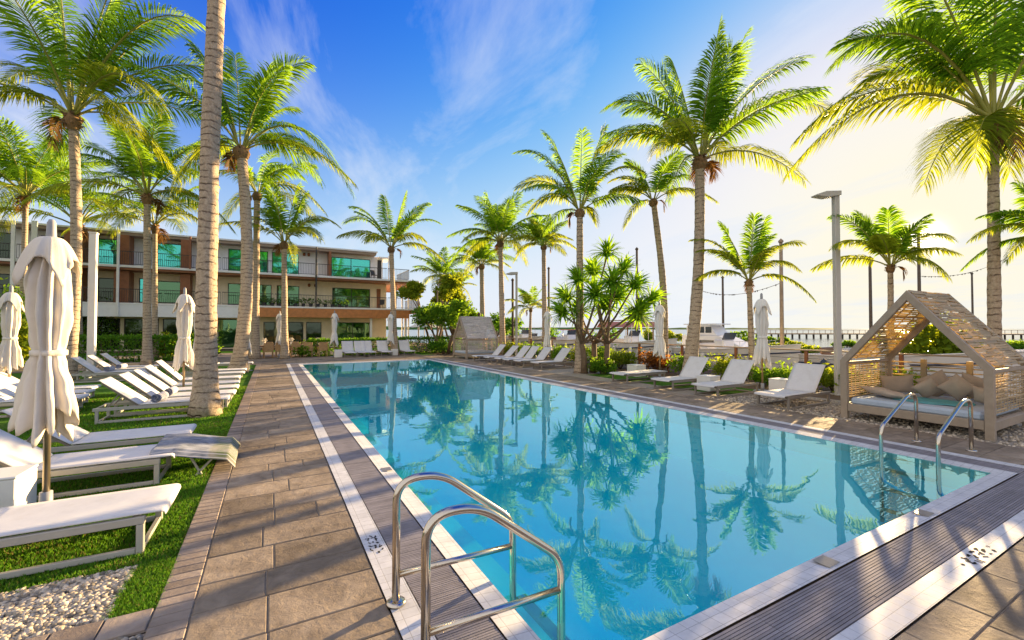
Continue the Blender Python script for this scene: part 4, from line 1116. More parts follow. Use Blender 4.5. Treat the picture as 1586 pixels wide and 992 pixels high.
# white pole in front of the wing
p = G(141, 582)
t = thing('white_pole', 'tall square white pole standing on the lawn before the hotel wing', 'pole', (p.x, p.y, -.02))
mb = MB(); zt_ = zat(p, 362); mb.box((0, 0, zt_ / 2), (.22, .22, zt_), None, 0, .012); obj('shaft', mb, M['white'], t)
mb = MB(); mb.box((0, 0, .02), (.4, .4, .04), None, 0, .008); obj('base_plate', mb, M['white'], t)
mb = MB(); mb.box((0, 0, zt_ + .03), (.26, .26, .06), None, 0, .01); obj('cap', mb, M['white'], t)
# neighbouring parasol terrace right of the hotel is set out with the furniture
# ------------------------------------------------------------------ loungers
def lounger(ang, rz, loc, label, group, dk=False, Ln=1.98):
    """head at x = 0, foot at x = Ln"""
    t = thing('sun_lounger', label, 'sun lounger', loc, rz, group)
    fm = M['lframe_dk'] if dk else M['lframe']
    hw, zs, px = .34, .30, .74
    f = MB()
    for s in (-1, 1):
        f.bar((.06, s * hw, zs - .03), (Ln - .12, s * hw, zs - .03), .045, .06)
    for x in (.08, .74, 1.3, Ln - .20):
        f.bar((x, -hw + .03, zs - .035), (x, hw - .03, zs - .035), .04, .04)
    obj('frame', f, fm, t)
    for s in (-1, 1):
        for x in (.12, Ln - .15):
            l = MB(); l.bar((x, s * (hw - .001), .0), (x, s * (hw - .001), zs - .062), .05, .046); obj('leg', l, fm, t)
        r_ = MB(); r_.bar((.147, s * hw, .03), (Ln - .178, s * hw, .03), .04, .045); obj('runner', r_, fm, t)
    for x in (.12, Ln - .15):
        r_ = MB(); r_.bar((x, -hw + .024, .03), (x, hw - .024, .03), .036, .036); obj('stretcher', r_, fm, t)
    # seat sling with a rolled foot edge and slight sag
    def sling(pts, name, th=.028):
        mb = MB(); n = len(pts); m_ = 8
        for side in (1, -1):
            vs = []; fs = []
            for i, (x, z) in enumerate(pts):
                for k in range(m_ + 1):
                    y = (k / m_ * 2 - 1) * (hw + .012)
                    sag = -.010 * (1 - (k / m_ * 2 - 1) ** 2)
                    ed = .4 if k in (0, m_) or i in (0, n - 1) else 1
                    vs.append((x, y, z + sag + side * th / 2 * ed))
            for i in range(n - 1):
                for k in range(m_):
                    a = i * (m_ + 1) + k; q = (a, a + 1, a + m_ + 2, a + m_ + 1)
                    fs.append(q if side < 0 else q[::-1])
            mb.add(vs, fs, 0, True)
        W_ = (m_ + 1)
        o2 = n * W_
        ring = [k for k in range(W_)] + [i * W_ + m_ for i in range(1, n)] + [(n - 1) * W_ + k for k in range(m_ - 1, -1, -1)] + [i * W_ for i in range(n - 2, 0, -1)]
        fs = [(ring[i], ring[(i + 1) % len(ring)], o2 + ring[(i + 1) % len(ring)], o2 + ring[i]) for i in range(len(ring))]
        for q in fs:
            mb.f.append(list(q)); mb.m.append(0); mb.sm.append(True)
        return obj(name, mb, M['sling'], t)
    zt = zs + .022
    sling([(px + .01 + (Ln - .03 - px) * i / 9, zt) for i in range(10)] + [(Ln + .005, zt - .012), (Ln + .012, zt - .035)], 'seat')
    ca, sa = math.cos(ang), math.sin(ang)
    sling([(px - ca * .78 * i / 9, zt + sa * .78 * i / 9 + .004) for i in range(10)] + [(px - ca * .80 - sa * .015, zt + sa * .80 - .02 * ca)], 'backrest')
    if ang > .1:
        b = MB()
        for s in (-1, 1):
            b.bar((px - .02, s * (hw - .05), zs - .01), (px - ca * .76 + .012 * sa, s * (hw - .05), zs + sa * .76 - .02), .03, .03)
        b.bar((px - ca * .45 + .02, -.25, zs + sa * .45 - .04), (px - ca * .45 + .02, .25, zs + sa * .45 - .04), .025, .025)
        for s in (-1, 1):
            b.bar((px - ca * .45 + .02, s * .22, zs + sa * .45 - .045), (max(.1, px - ca * .45 - .16), s * .22, zs - .03), .022, .022)
        obj('backrest_frame', b, M['lframe_dk'], t)
    return t
GL = 'loungers on the lawn left of the walk'; GR = 'loungers along the marina side'; GF = 'loungers at the far end of the pool'
def left(foot, yc, ang, label, dk=False, Ln=1.98):
    return lounger(R(ang), 0, (foot - Ln, yc, -.02), label, GL, dk, Ln)
left(-.76, 4.90, 32, 'nearest flat white lounger seat, running out of the left edge above the gravel')
left(-1.0, 6.80, 38, 'white lounger behind the front parasol pole, its foot meeting the grey towel')
left(-1.02, 8.05, 38, 'white lounger just beyond the one that meets the grey towel')
left(-.80, 11.40, 40, 'lounger passing behind the thick ringed trunk, rolled towel at its back, front of that row', False, 2.2)
left(-.74, 12.3, 42, 'second lounger behind the thick trunk, rolled towel beside its back', False, 2.2)
left(-.74, 13.40, 42, 'third lounger behind the thick trunk, bare sling', False, 2.2)
left(-.78, 14.55, 42, 'fourth lounger behind the thick trunk, by the parasol pole', False, 2.2)
left(-.84, 16.00, 46, 'fifth lounger behind the thick trunk, steep back', False, 2.2)
left(-.80, 17.6, 44, 'lounger just before the foot of the curved palm')
left(-.80, 18.9, 44, 'lounger beside the foot of the curved palm')
left(-.70, 22.4, 0, 'flat lounger beyond the curved palm, farthest of the lawn row')
left(-3.95, 20.0, 42, 'first of three upright backs left of the straight grey palm, nearest the white pole')
left(-3.9, 21.2, 42, 'middle one of three upright backs left of the straight grey palm, with a towel')
left(-3.85, 22.4, 42, 'last of three upright backs left of the straight grey palm, before the hedge')
left(-3.62, 13.1, 36, 'inner row lounger on the lawn whose foot ends right of the front parasol, nearest one')
left(-3.80, 14.1, 36, 'inner row lounger on the lawn, middle of three feet right of the front parasol')
left(-3.95, 15.1, 36, 'inner row lounger on the lawn, farthest of three feet right of the front parasol')
left(-4.3, 10.6, 30, 'inner row lounger behind the front parasol at the left edge')
def right(foot, yc, ang, label):
    return lounger(R(ang), PI, (foot + 1.98, yc, -.02), label, GR, True)
right(9.92, 5.82, 52, 'lounger nearest the woven hut, dappled sun on its upright back')
right(10.05, 7.66, 50, 'lounger between two white cubes, left of the parasol by the marina rail')
right(10.02, 9.08, 50, 'lounger in front of the bowed palm trunk')
right(10.10, 11.0, 0, 'flat lounger before the parasol by the white cube')
right(10.25, 16.4, 48, 'nearest lounger of the six near the far hut, right end')
right(10.1, 17.7, 48, 'second from the right of the six loungers near the far hut')
right(10.0, 18.65, 50, 'third from the right of the six loungers near the far hut')
right(10.0, 19.55, 48, 'fourth from the right of the six loungers near the far hut')
right(9.9, 20.65, 44, 'fifth from the right of the six loungers near the far hut')
right(9.75, 21.8, 48, 'lounger closest to the far woven hut')
for u, lb in ((539, 'far white lounger next to the small cube table, leftmost of five facing the pool'), (558, 'far white lounger second from the cube table'), (568, 'far white lounger third from the cube table, overlapping its neighbour'),
              (593, 'far white lounger beside the parasol at the slender palm'), (627, 'far white lounger right of the slender palm trunk')):
    lounger(R(56), -PI / 2, (atY(u, 29.6), 30.25, -.0), lb, GF, True)
# crumpled towel hung over a small folding tray stand
def drape():
    t = thing('tray_stand', 'low folding stand sloping toward the walk under a grey towel', 'stand', (-.72, 7.05, -.02))
    f = MB()
    for s in (-.42, .42):
        f.bar((-.22, s, .31), (.26, s, .20), .03, .02); f.bar((-.16, s, .29), (-.02, s, 0), .025, .025); f.bar((.12, s, .22), (-.08, s, 0), .025, .025)
    f.bar((-.2, -.42, .305), (-.2, .42, .305), .025, .02); f.bar((.24, -.42, .205), (.24, .42, .205), .025, .02)
    obj('frame', f, M['lframe'], t)
    tw = MB(); nx, ny = 40, 90; rr = random.Random(4); vs = []
    for i in range(nx + 1):
        for j in range(ny + 1):
            a, b_ = i / nx, j / ny
            x = -.52 + .86 * a; y = -.56 + 1.12 * b_
            z = (.345 - .012 * a) if a < .3 else .341 - .20 * (a - .3)
            fold = .012 * max(0, math.sin(9 * b_ + 1.5 * a + 1.2 * math.sin(4 * a))) ** 2 + .008 * math.sin(21 * b_ - 4 * a) * a
            z += .018 + fold
            if b_ < .10: z -= (.10 - b_) * .7
            if b_ > .92: z -= (b_ - .92) * .8
            if a > .9: z -= (a - .9) * .9
            vs.append((x + .005 * math.sin(7 * b_), y + .006 * math.sin(6 * a), z))
    fs = [(i * (ny + 1) + j, (i + 1) * (ny + 1) + j, (i + 1) * (ny + 1) + j + 1, i * (ny + 1) + j + 1) for i in range(nx) for j in range(ny)]
    tw.add(vs, fs, 0, True)
    m, nt, b, out = new_mat('grey_blue_towel')
    tc = N(nt, 'ShaderNodeTexCoord'); n1 = N(nt, 'ShaderNodeTexNoise', i_Scale=4.0, i_Detail=7.0, i_Distortion=1.5); L(nt, tc.outputs['Object'], n1.inputs['Vector'])
    sp = N(nt, 'ShaderNodeSeparateXYZ'); L(nt, tc.outputs['Object'], sp.inputs[0])
    cr = N(nt, 'ShaderNodeValToRGB'); cr.color_ramp.elements[0].position = .35; cr.color_ramp.elements[0].color = (.07, .09, .13, 1); cr.color_ramp.elements[1].position = .72; cr.color_ramp.elements[1].color = (.30, .33, .40, 1)
    L(nt, n1.outputs['Fac'], cr.inputs[0])
    c2 = N(nt, 'ShaderNodeValToRGB'); c2.color_ramp.elements[0].position = .4; c2.color_ramp.elements[0].color = (.10, .13, .06, 1); c2.color_ramp.elements[1].position = .65; c2.color_ramp.elements[1].color = (.20, .19, .17, 1)
    L(nt, n1.outputs['Fac'], c2.inputs[0])
    th = N(nt, 'ShaderNodeMath', operation='MULTIPLY_ADD'); th.inputs[1].default_value = .25; L(nt, n1.outputs['Fac'], th.inputs[0]); L(nt, sp.outputs['X'], th.inputs[2])
    wv = N(nt, 'ShaderNodeTexWave', i_Scale=5.5, i_Distortion=.3, bands_direction='Y'); L(nt, tc.outputs['Object'], wv.inputs['Vector'])
    ms = N(nt, 'ShaderNodeMapRange'); ms.inputs['From Min'].default_value = .17; ms.inputs['From Max'].default_value = .22; L(nt, th.outputs[0], ms.inputs['Value'])
    mx = N(nt, 'ShaderNodeMix', data_type='RGBA'); L(nt, ms.outputs[0], mx.inputs[0]); L(nt, cr.outputs[0], mx.inputs[6]); L(nt, c2.outputs[0], mx.inputs[7])
    st = N(nt, 'ShaderNodeMapRange'); st.inputs['From Min'].default_value = .86; st.inputs['From Max'].default_value = .93; st.inputs['To Max'].default_value = .8; L(nt, wv.outputs['Fac'], st.inputs['Value'])
    m9 = N(nt, 'ShaderNodeMix', data_type='RGBA'); L(nt, st.outputs[0], m9.inputs[0]); L(nt, mx.outputs[2], m9.inputs[6]); m9.inputs[7].default_value = (.42, .43, .47, 1)
    L(nt, m9.outputs[2], b.inputs['Base Color'])
    b.inputs['Roughness'].default_value = .9
    n2 = N(nt, 'ShaderNodeTexNoise', i_Scale=28.0, i_Detail=5.0); L(nt, tc.outputs['Object'], n2.inputs['Vector'])
    bp = N(nt, 'ShaderNodeBump', i_Strength=.45, i_Distance=.004); n2.inputs['Scale'].default_value = 220.0; L(nt, n2.outputs['Fac'], bp.inputs['Height']); L(nt, bp.outputs[0], b.inputs['Normal'])
    o = obj('beach_towel', tw, m); o.location = (-.72, 7.05, -.02)
    sm = o.modifiers.new('thickness', 'SOLIDIFY'); sm.thickness = .005
    tag(o, 'striped grey-blue towel draped from a lounger foot over the low stand beside the walk', 'towel')
drape()
def towel_roll(loc, rz, label):
    t = tag(bpy.data.objects.new('x', None), '', ''); bpy.data.objects.remove(t)
    mb = MB(); n = 60; pts = []
    for i in range(n):
        a = i * .42; r_ = .012 + .0022 * i * .42 * 1.35
        pts.append((r_ * math.cos(a), r_ * math.sin(a)))
    for i in range(n - 1):
        p, q = pts[i], pts[i + 1]
        l = .23 + .004 * math.sin(i)
        mb.add([(-l, p[0], p[1]), (l, p[0], p[1]), (l, q[0], q[1]), (-l, q[0], q[1])], [(0, 1, 2, 3)], 0, True)
    o = obj('rolled_towel', mb, M['towel_s']); o.location = (loc[0], loc[1], loc[2] + .088); o.rotation_euler = (0, 0, rz)
    so_ = o.modifiers.new('thickness', 'SOLIDIFY'); so_.thickness = .007
    tag(o, label, 'towel', 'rolled towels on the loungers')
def striped():
    m, nt, b, out = new_mat('blue_patterned_towel')
    tc = N(nt, 'ShaderNodeTexCoord'); wv = N(nt, 'ShaderNodeTexWave', i_Scale=7.0, i_Distortion=3.0, i_Detail=2.0); L(nt, tc.outputs['Object'], wv.inputs['Vector'])
    cr = N(nt, 'ShaderNodeValToRGB'); cr.color_ramp.elements[0].position = .4; cr.color_ramp.elements[0].color = (.16, .19, .34, 1); cr.color_ramp.elements[1].position = .55; cr.color_ramp.elements[1].color = (.72, .72, .75, 1)
    L(nt, wv.outputs['Fac'], cr.inputs[0]); L(nt, cr.outputs[0], b.inputs['Base Color']); b.inputs['Roughness'].default_value = .95
    n2 = N(nt, 'ShaderNodeTexNoise', i_Scale=300.0); L(nt, tc.outputs['Object'], n2.inputs['Vector']); bp = N(nt, 'ShaderNodeBump', i_Strength=.6, i_Distance=.01); L(nt, n2.outputs['Fac'], bp.inputs['Height']); L(nt, bp.outputs[0], b.inputs['Normal'])
    return m
M['towel_s'] = striped()
towel_roll((-1.98, 11.3, .316), 1.45, 'blue patterned rolled towel on the lounger before the thick trunk')
towel_roll((-1.95, 12.25, .316), 1.5, 'blue patterned rolled towel on the second lounger behind the trunk')
towel_roll((-4.9, 20.0, .316), 1.5, 'rolled towel on the first upright lounger by the white pole')
towel_roll((-4.85, 21.2, .316), 1.4, 'rolled towel on the middle upright lounger left of the straight palm')
# cube tables
def cube(loc, s, h, label, rz=0.0):
    t = thing('cube_table', label, 'side table', loc, rz, 'white cube side tables')
    b = MB(); b.box((0, 0, h / 2 - .012), (s, s, h - .03), None, 0, .014); obj('body', b, M['cube'], t)
    b = MB(); b.box((0, 0, h - .016), (s + .012, s + .012, .026), None, 0, .009); obj('top', b, M['cube'], t)
    b = MB(); b.box((0, 0, .004), (s - .04, s - .04, .018), None, 0, .004); obj('foot', b, M['lframe_dk'], t)
cube((-2.32, 6.12, -.02), .44, .42, 'large white cube table left of the front parasol pole')
cube((11.25, 8.38, -.02), .46, .44, 'white cube between the two loungers nearest the bowed palm')
cube((12.1, 6.75, -.02), .46, .46, 'white cube at the parasol pole by the marina rail')
cube((12.2, 12.2, -.02), .5, .44, 'white cube behind the flat lounger')
cube((atY(524, 28.9), 28.9, 0), .44, .48, 'white cube under the leftmost parasol at the far end')
cube((-5.0, 12.0, -.02), .45, .42, 'white cube at the left edge behind the front parasol')
cube((atY(611, 29.2), 29.2, 0), .40, .42, 'white cube under the parasol by the slender palm')
# ------------------------------------------------------------------ closed parasols
def parasol(seed, label, loc, sc=1.0, mt='canvas_w', pm='pole_w', dens=1.0):
    rng = random.Random(seed)
    t = thing('closed_parasol', label, 'parasol', loc, rng.uniform(0, 6), 'closed parasols')
    t.scale = (sc, sc, sc)
    p = MB(); p.tube([(0, 0, .02), (0, 0, 1.5), (0, 0, 2.74)], [.027, .027, .022], 12); obj('pole', p, M[pm], t)
    p = MB(); p.lathe([(0, .24), (.048, .235), (.05, .10), (.045, .03), (.0, .03)], 14); p.box((0, 0, .015), (.42, .42, .03), None, 0, .01); obj('base', p, M['finial'], t)
    p = MB(); p.lathe([(.0, 2.94), (.02, 2.935), (.034, 2.90), (.040, 2.74), (.036, 2.72)], 12); obj('finial', p, M['finial'], t)
    NA = int(72 * dens) if dens < 1 else 72; NZ = 44
    nf = 10; ph = [rng.uniform(-.25, .25) for _ in range(nf)]; am = [rng.uniform(.7, 1.3) for _ in range(nf)]
    hem = [rng.uniform(-.14, .16) for _ in range(nf)]
    def lerp(tab, z):
        for (z0, r0), (z1, r1) in zip(tab[:-1], tab[1:]):
            if z0 <= z <= z1:
                s = (z - z0) / (z1 - z0); s = s * s * (3 - 2 * s); return r0 + (r1 - r0) * s
        return tab[-1][1]
    prof = [(.70, .23), (.95, .225), (1.25, .19), (1.50, .138), (1.585, .118), (1.63, .118), (1.72, .134), (2.0, .162), (2.3, .16), (2.6, .115), (2.74, .04)]
    def surf(a, s):
        z = 2.74 - s * (2.74 - .88)
        k = a / (2 * PI) * nf; k0 = int(k) % nf; fr = k - int(k)
        f = .5 + .5 * math.cos(2 * PI * fr); A = am[k0] * (1 - fr) + am[(k0 + 1) % nf] * fr
        tight = math.exp(-((z - 1.605) / .06) ** 2)
        open_ = max(0, min(1, (1.55 - z) / .5))
        r_ = lerp(prof, z)
        fold = (.42 + .16 * open_) * (1 - .55 * tight)
        rr = r_ * (1 - fold * .5 + fold * (f ** .8 - .35) * A)
        rr *= 1 + .05 * math.sin(3 * a + 5 * z) + .03 * math.sin(11 * a - 9 * z) + .025 * math.sin(17 * a + 23 * z)
        zz = z
        if z < 1.5:
            hm = .10 * math.sin(2 * a + seed) + .06 * math.sin(3 * a + 2 * seed) + .4 * (hem[k0] * (1 - fr) + hem[(k0 + 1) % nf] * fr)
            drop = (f - .5) * .13 * open_ + hm * open_ 
            zz = z - drop
        tw = .25 * math.sin(2 * z + seed) + ph[k0] * (1 - fr) + ph[(k0 + 1) % nf] * fr
        aa = a + tw * .5
        return (rr * math.cos(aa), rr * math.sin(aa), zz)
    c = MB(); vs = [surf(2 * PI * j / NA, i / NZ) for i in range(NZ + 1) for j in range(NA)]
    c.add(vs, [(i * NA + j, (i + 1) * NA + j, (i + 1) * NA + (j + 1) % NA, i * NA + (j + 1) % NA) for i in range(NZ) for j in range(NA)], 0, True)
    o = obj('canopy', c, M[mt], t); so_ = o.modifiers.new('hem', 'SOLIDIFY'); so_.thickness = .005
    # loose vent cape with four pointed corners
    c = MB(); NZ2 = 12; NA2 = NA; vs = []
    for i in range(NZ2 + 1):
        s = i / NZ2
        for j in range(NA2):
            a = 2 * PI * j / NA2
            cr_ = abs(math.sin(2 * a + .3)) ; cn = 1 - cr_
            rr = .042 + (.138 + .070 * cn) * (s ** .72); rr *= 1 + .09 * s * math.sin(9 * a + 1) + .05 * s * math.sin(14 * a) + .03 * s * math.sin(23 * a)
            z = 2.76 - .17 * s ** 1.6 - (.30 * cn ** 1.1 + .05) * s ** 2
            vs.append((rr * math.cos(a), rr * math.sin(a), z))
    c.add(vs, [(i * NA2 + j, (i + 1) * NA2 + j, (i + 1) * NA2 + (j + 1) % NA2, i * NA2 + (j + 1) % NA2) for i in range(NZ2) for j in range(NA2)], 0, True)
    o = obj('vent_cape', c, M[mt], t); so_ = o.modifiers.new('hem', 'SOLIDIFY'); so_.thickness = .005
    c = MB(); n = 40
    vs = []
    for i in range(4):
        for j in range(n):
            a = 2 * PI * j / n; z = (1.575, 1.58, 1.63, 1.635)[i]; rr = (.105, .130, .130, .105)[i] * (1 + .04 * math.sin(8 * a))
            vs.append((rr * math.cos(a), rr * math.sin(a), z))
    c.add(vs, [(i * n + j, i * n + (j + 1) % n, (i + 1) * n + (j + 1) % n, (i + 1) * n + j) for i in range(3) for j in range(n)], 0, True)
    obj('strap', c, M[mt], t)
    return t
parasol(1, 'large cream closed parasol in the left foreground on a metal pole', (-1.90, 5.92, -.02), .985, 'canvas', 'pole_m')
parasol(2, 'closed cream parasol half cut by the left edge behind the big one', (-5.6, 15.3, -.02), .98, 'canvas', dens=.8)
p = G(284, 617); parasol(3, 'closed cream parasol standing among the lawn loungers left of the thick trunk', (p.x, p.y, -.02), .98, 'canvas', dens=.8)
parasol(4, 'closed parasol overlapped by the one left of the thick trunk', (-2.20, 18.6, -.02), .97, 'canvas', dens=.7)
parasol(5, 'thin closed parasol beside the palm at the dining tables', (atY(433, 30.2), 30.2, -.0), .98, dens=.6)
parasol(6, 'closed white parasol above the small cube at the far end', (atY(518, 29.6), 29.6, 0), 1.0, dens=.6)
parasol(7, 'closed white parasol beside the slender far palm trunk', (atY(605, 29.5), 29.5, 0), 1.0, dens=.6)
p = G(1022, 585); parasol(8, 'closed white parasol behind the flat lounger by the marina rail', (p.x, p.y, -.02), .97, dens=.8)
p = G(848, 564); parasol(9, 'closed white parasol at the right end of the six loungers', (p.x, p.y, -.02), .97, dens=.7)
p = G(1181, 605); parasol(10, 'closed white parasol nearest the front hut, in front of the rail', (p.x, p.y, -.02), .97)
p = G(385, 574); parasol(14, 'closed parasol right behind the curved palm trunk beside the walk', (p.x - .1, p.y, -.02), .93, dens=.6)
# open parasol right of the hotel
p = G(657, 541)
t = thing('open_parasol', 'open white parasol at the tables right of the hotel', 'parasol', (p.x, p.y, -.02))
b = MB(); b.tube([(0, 0, 0), (0, 0, 2.35)], .03, 8); obj('pole', b, M['pole_w'], t)
b = MB(); vs = [(0, 0, 2.5)]; n = 8
for q, zz in ((.7, 2.22), (1.35, 1.95)):
    for k in range(n * 2):
        a = PI * k / n; r_ = q * (1 if k % 2 == 0 else .93); vs.append((r_ * math.cos(a), r_ * math.sin(a), zz + (0 if k % 2 == 0 else -.04)))
m_ = 2 * n
b.add(vs, [(0, 1 + k, 1 + (k + 1) % m_) for k in range(m_)] + [(1 + k, 1 + m_ + k, 1 + m_ + (k + 1) % m_, 1 + (k + 1) % m_) for k in range(m_)], 0, False)
o = obj('canopy', b, M['canvas_w'], t); so_ = o.modifiers.new('hem', 'SOLIDIFY'); so_.thickness = .01
b = MB()
for k in range(n):
    a = 2 * PI * k / n; b.tube([(0, 0, 2.42), (1.3 * math.cos(a), 1.3 * math.sin(a), 1.93)], .012, 5)
obj('ribs', b, M['pole_w'], t)
# ------------------------------------------------------------------ dining set
M['rattan'] = mat('brown_rattan', (.46, .29, .14), .7, .3, 18, .5, 90)
def chair(loc, rz, label, m='rattan'):
    t = thing('rattan_armchair', label, 'chair', loc, rz, 'rattan armchairs at the dining tables')
    b = MB(); b.box((0, 0, .42), (.52, .50, .07), None, 0, .02); obj('seat', b, M[m], t)
    b = MB(); b.box((0, .25, .66), (.54, .05, .46), Matrix.Rotation(-.14, 4, 'X'), 0, .02); b.box((0, .28, .91), (.56, .06, .05), None, 0, .015); obj('backrest', b, M[m], t)
    for s in (-1, 1):
        b = MB(); b.box((s * .27, 0, .64), (.055, .5, .04), None, 0, .012); b.box((s * .27, -.22, .52), (.04, .04, .22)); obj('armrest', b, M[m], t)
        for y in (-.22, .22):
            b = MB(); b.bar((s * .24, y, 0), (s * .24, y, .385), .045, .045); obj('leg', b, M[m], t)
    return t
def table(loc, label, L_=1.6):
    t = thing('dining_table', label, 'table', loc, 0, 'outdoor dining tables')
    b = MB()
    for k in range(7): b.box((0, -.39 + k * .13, .735), (L_, .122, .035), None, 0, .006)
    obj('tabletop', b, M['wood'], t)
    b = MB()
    for s in (-1, 1): b.bar((-L_ / 2 + .1, s * .34, .68), (L_ / 2 - .1, s * .34, .68), .03, .07)
    obj('apron', b, M['wood'], t)
    for sx in (-1, 1):
        for sy in (-1, 1):
            b = MB(); b.bar((sx * (L_ / 2 - .08), sy * .36, 0), (sx * (L_ / 2 - .08), sy * .36, .716), .07, .07); obj('leg', b, M['wood'], t)
names = ['left', 'middle', 'right']
tu = (404, 446, 487)
for i, u in enumerate(tu):
    x = atY(u, 31.2)
    table((x, 31.2, -.015), ('dining table close to the curved palm trunk', 'dining table behind the palm at the terrace edge', 'dining table next to the clipped hedge')[i], 1.5)
    where = ('at the table by the curved palm trunk', 'at the table behind the terrace palm', 'at the table next to the clipped hedge')[i]
    for k, (dx_, dy_, rz_, lb) in enumerate(((-.42, -.78, PI, 'back to the pool, left side,'), (.42, -.78, PI, 'back to the pool, right side,'), (-.42, .78, 0, 'facing the pool, left side,'), (.42, .78, 0, 'facing the pool, right side,'))):
        chair((x + dx_, 31.2 + dy_, -.015), rz_ + (.1 if k % 2 else -.12), 'chair ' + lb + ' ' + where)
    v = thing('flower_vase', ('vase with pale flowers on the table close to the curved trunk', 'vase with pale flowers on the table behind the terrace palm', 'vase with pale flowers on the table next to the hedge')[i], 'vase', (x + .2, 31.2, .737))
    b = MB(); b.lathe([(0, 0), (.06, 0), (.08, .1), (.045, .2), (.06, .22)], 12); obj('pot', b, M['white'], v)
    b = MB(); leaf_cloud(b, (0, 0, .34), (.17, .17, .12), 90, .07, random.Random(i)); obj('flowers', b, M['canvas'], v)
# ------------------------------------------------------------------ huts
def hut(loc, label, sm, seed, fine=True):
    rng = random.Random(seed)
    W_, D_, EV, AP = 2.16, 2.10, 1.17, 2.52
    t = thing('woven_daybed_hut', label, 'daybed hut', loc, 0, 'woven daybed huts beside the pool')
    hw = W_ / 2
    def gable(x, name):
        b = MB(); bw = .115; th = .10
        out = [(-hw, 0), (-hw, EV), (0, AP), (hw, EV), (hw, 0)]
        sl = math.hypot(hw, AP - EV); k = bw * sl / hw
        inn = [(-hw + bw, 0), (-hw + bw, EV - bw * .32), (0, AP - k), (hw - bw, EV - bw * .32), (hw - bw, 0)]
        vs = [(x - th / 2, y, z) for y, z in out] + [(x - th / 2, y, z) for y, z in inn] + [(x + th / 2, y, z) for y, z in out] + [(x + th / 2, y, z) for y, z in inn]
        fs = []
        for i in range(4):
            fs += [(i, 5 + i, 6 + i, i + 1), (10 + i, 11 + i, 16 + i, 15 + i), (i, i + 1, 11 + i, 10 + i), (5 + i, 15 + i, 16 + i, 6 + i)]
        fs += [(0, 10, 15, 5), (4, 9, 19, 14)]
        b.add(vs, fs)
        o = obj(name, b, M['cab_frame'], t, True)
        bv = o.modifiers.new('edge', 'BEVEL'); bv.width = .006; bv.segments = 2
    gable(.05, 'front_frame'); gable(D_ - .05, 'rear_frame')
    b = MB()
    b.box((.052, 0, .23), (.085, W_ - .235, .15), None, 0, .008); b.box((D_ - .052, 0, .23), (.085, W_ - .235, .15), None, 0, .008)
    for s in (-1, 1): b.box((D_ / 2, s * (hw - .05), .23), (D_ - .205, .09, .15), None, 0, .008)
    for k in range(9): b.box((D_ * (k + .5) / 9, 0, .285), (.12, W_ - .2, .02))
    obj('bed_base', b, M['cab_frame'], t)
    for y, z, q in ((0, AP - .06, .08), (-(hw - .05), EV - .06, .06), (hw - .05, EV - .06, .06)):
        b = MB(); b.box((D_ / 2, y, z), (D_ - .205, .06, q), None, 0, .006); obj('purlin', b, M['cab_frame'], t)
    b = MB(); b.box((D_ / 2 - .02, 0, .36), (D_ - .16, W_ - .28, .14), None, 0, .04)
    obj('mattress', b, M['mattress'], t)
    # woven strips over the roof slopes and sides
    sl = math.hypot(hw, AP - EV)
    for s in (-1, 1):
        b = MB(); d = Vector((0, s * hw, EV - AP)) / sl; nrm = Vector((0, s * (AP - EV), hw)) / sl
        n = 36 if fine else 44
        for k in range(n):
            q = (k + .5) / n * (sl - .02)
            x = .10
            while x < D_ - .12:
                ln = min(rng.uniform(.22, .7), D_ - .10 - x)
                lift = .006 * (1 if (k + int(x * 9)) % 2 else -1) + rng.uniform(-.003, .003)
                c = Vector((x + ln / 2, 0, AP + .012)) + d * (q + rng.uniform(-.004, .004)) + nrm * lift
                ax = Vector((1, 0, rng.uniform(-.012, .012))).normalized(); yy = nrm.cross(ax).normalized()
                Mx = Matrix((ax, yy, ax.cross(yy))).transposed().to_4x4()
                if rng.random() > (.03 if fine else .0): b.box(c, (ln - .006, (sl / n) * rng.uniform(.66, .86), .008), Mx)
                x += ln
        for x in ([.14, .62, 1.05, 1.48, 1.96] if fine else [.14, 1.05, 1.96]):
            c0 = Vector((x, 0, AP - .012)) + d * .03; c1 = Vector((x, 0, AP - .012)) + d * (sl - .03)
            b.bar(c0, c1, .03, .02)
        for q in (.33, .66):
            c = Vector((0, 0, AP - .035)) + d * sl * q; b.bar(c + Vector((.1, 0, 0)), c + Vector((D_ - .1, 0, 0)), .05, .035)
        obj('roof_weave', b, M[sm], t)
        b = MB(); n = 17
        for k in range(n):
            z = .42 + (EV - .06 - .42) * k / (n - 1); x = .10
            while x < D_ - .12:
                ln = min(rng.uniform(.3, .9), D_ - .10 - x)
                b.box((x + ln / 2, s * (hw - .045 + .008 * (1 if (k + int(x * 5)) % 2 else -1)), z + rng.uniform(-.004, .004)), (ln - .006, .008, (EV - .48) / n * rng.uniform(.46, .66))); x += ln
        for x in [.2 + .17 * q for q in range(11)]:
            b.box((x, s * (hw - .045), (EV + .36) / 2), (.014, .007, EV - .46))
        obj('side_weave', b, M[sm], t)
    b = MB()
    for k in range(7):
        z = .52 + k * .095
        b.tube([(D_ - .05, -hw + .1, z + rng.uniform(-.01, .01)), (D_ - .05, 0, z + rng.uniform(-.015, .015)), (D_ - .05, hw - .1, z + rng.uniform(-.01, .01))], .014, 6)
    for y in (-.28, .42): b.box((D_ - .05, y, .73), (.07, .09, .85), None, 0, .006)
    obj('back_rails', b, M['slat'], t)
    return t
hx, hy = 10.18, 3.44
hut((hx, hy, -.02), 'woven house-shaped daybed hut at the near right corner of the pool, heaped with cushions', 'slat', 5)
hut((9.95, 24.5, -.0), 'pale grey house-shaped daybed hut at the far right pool corner', 'slat_g', 6, False)
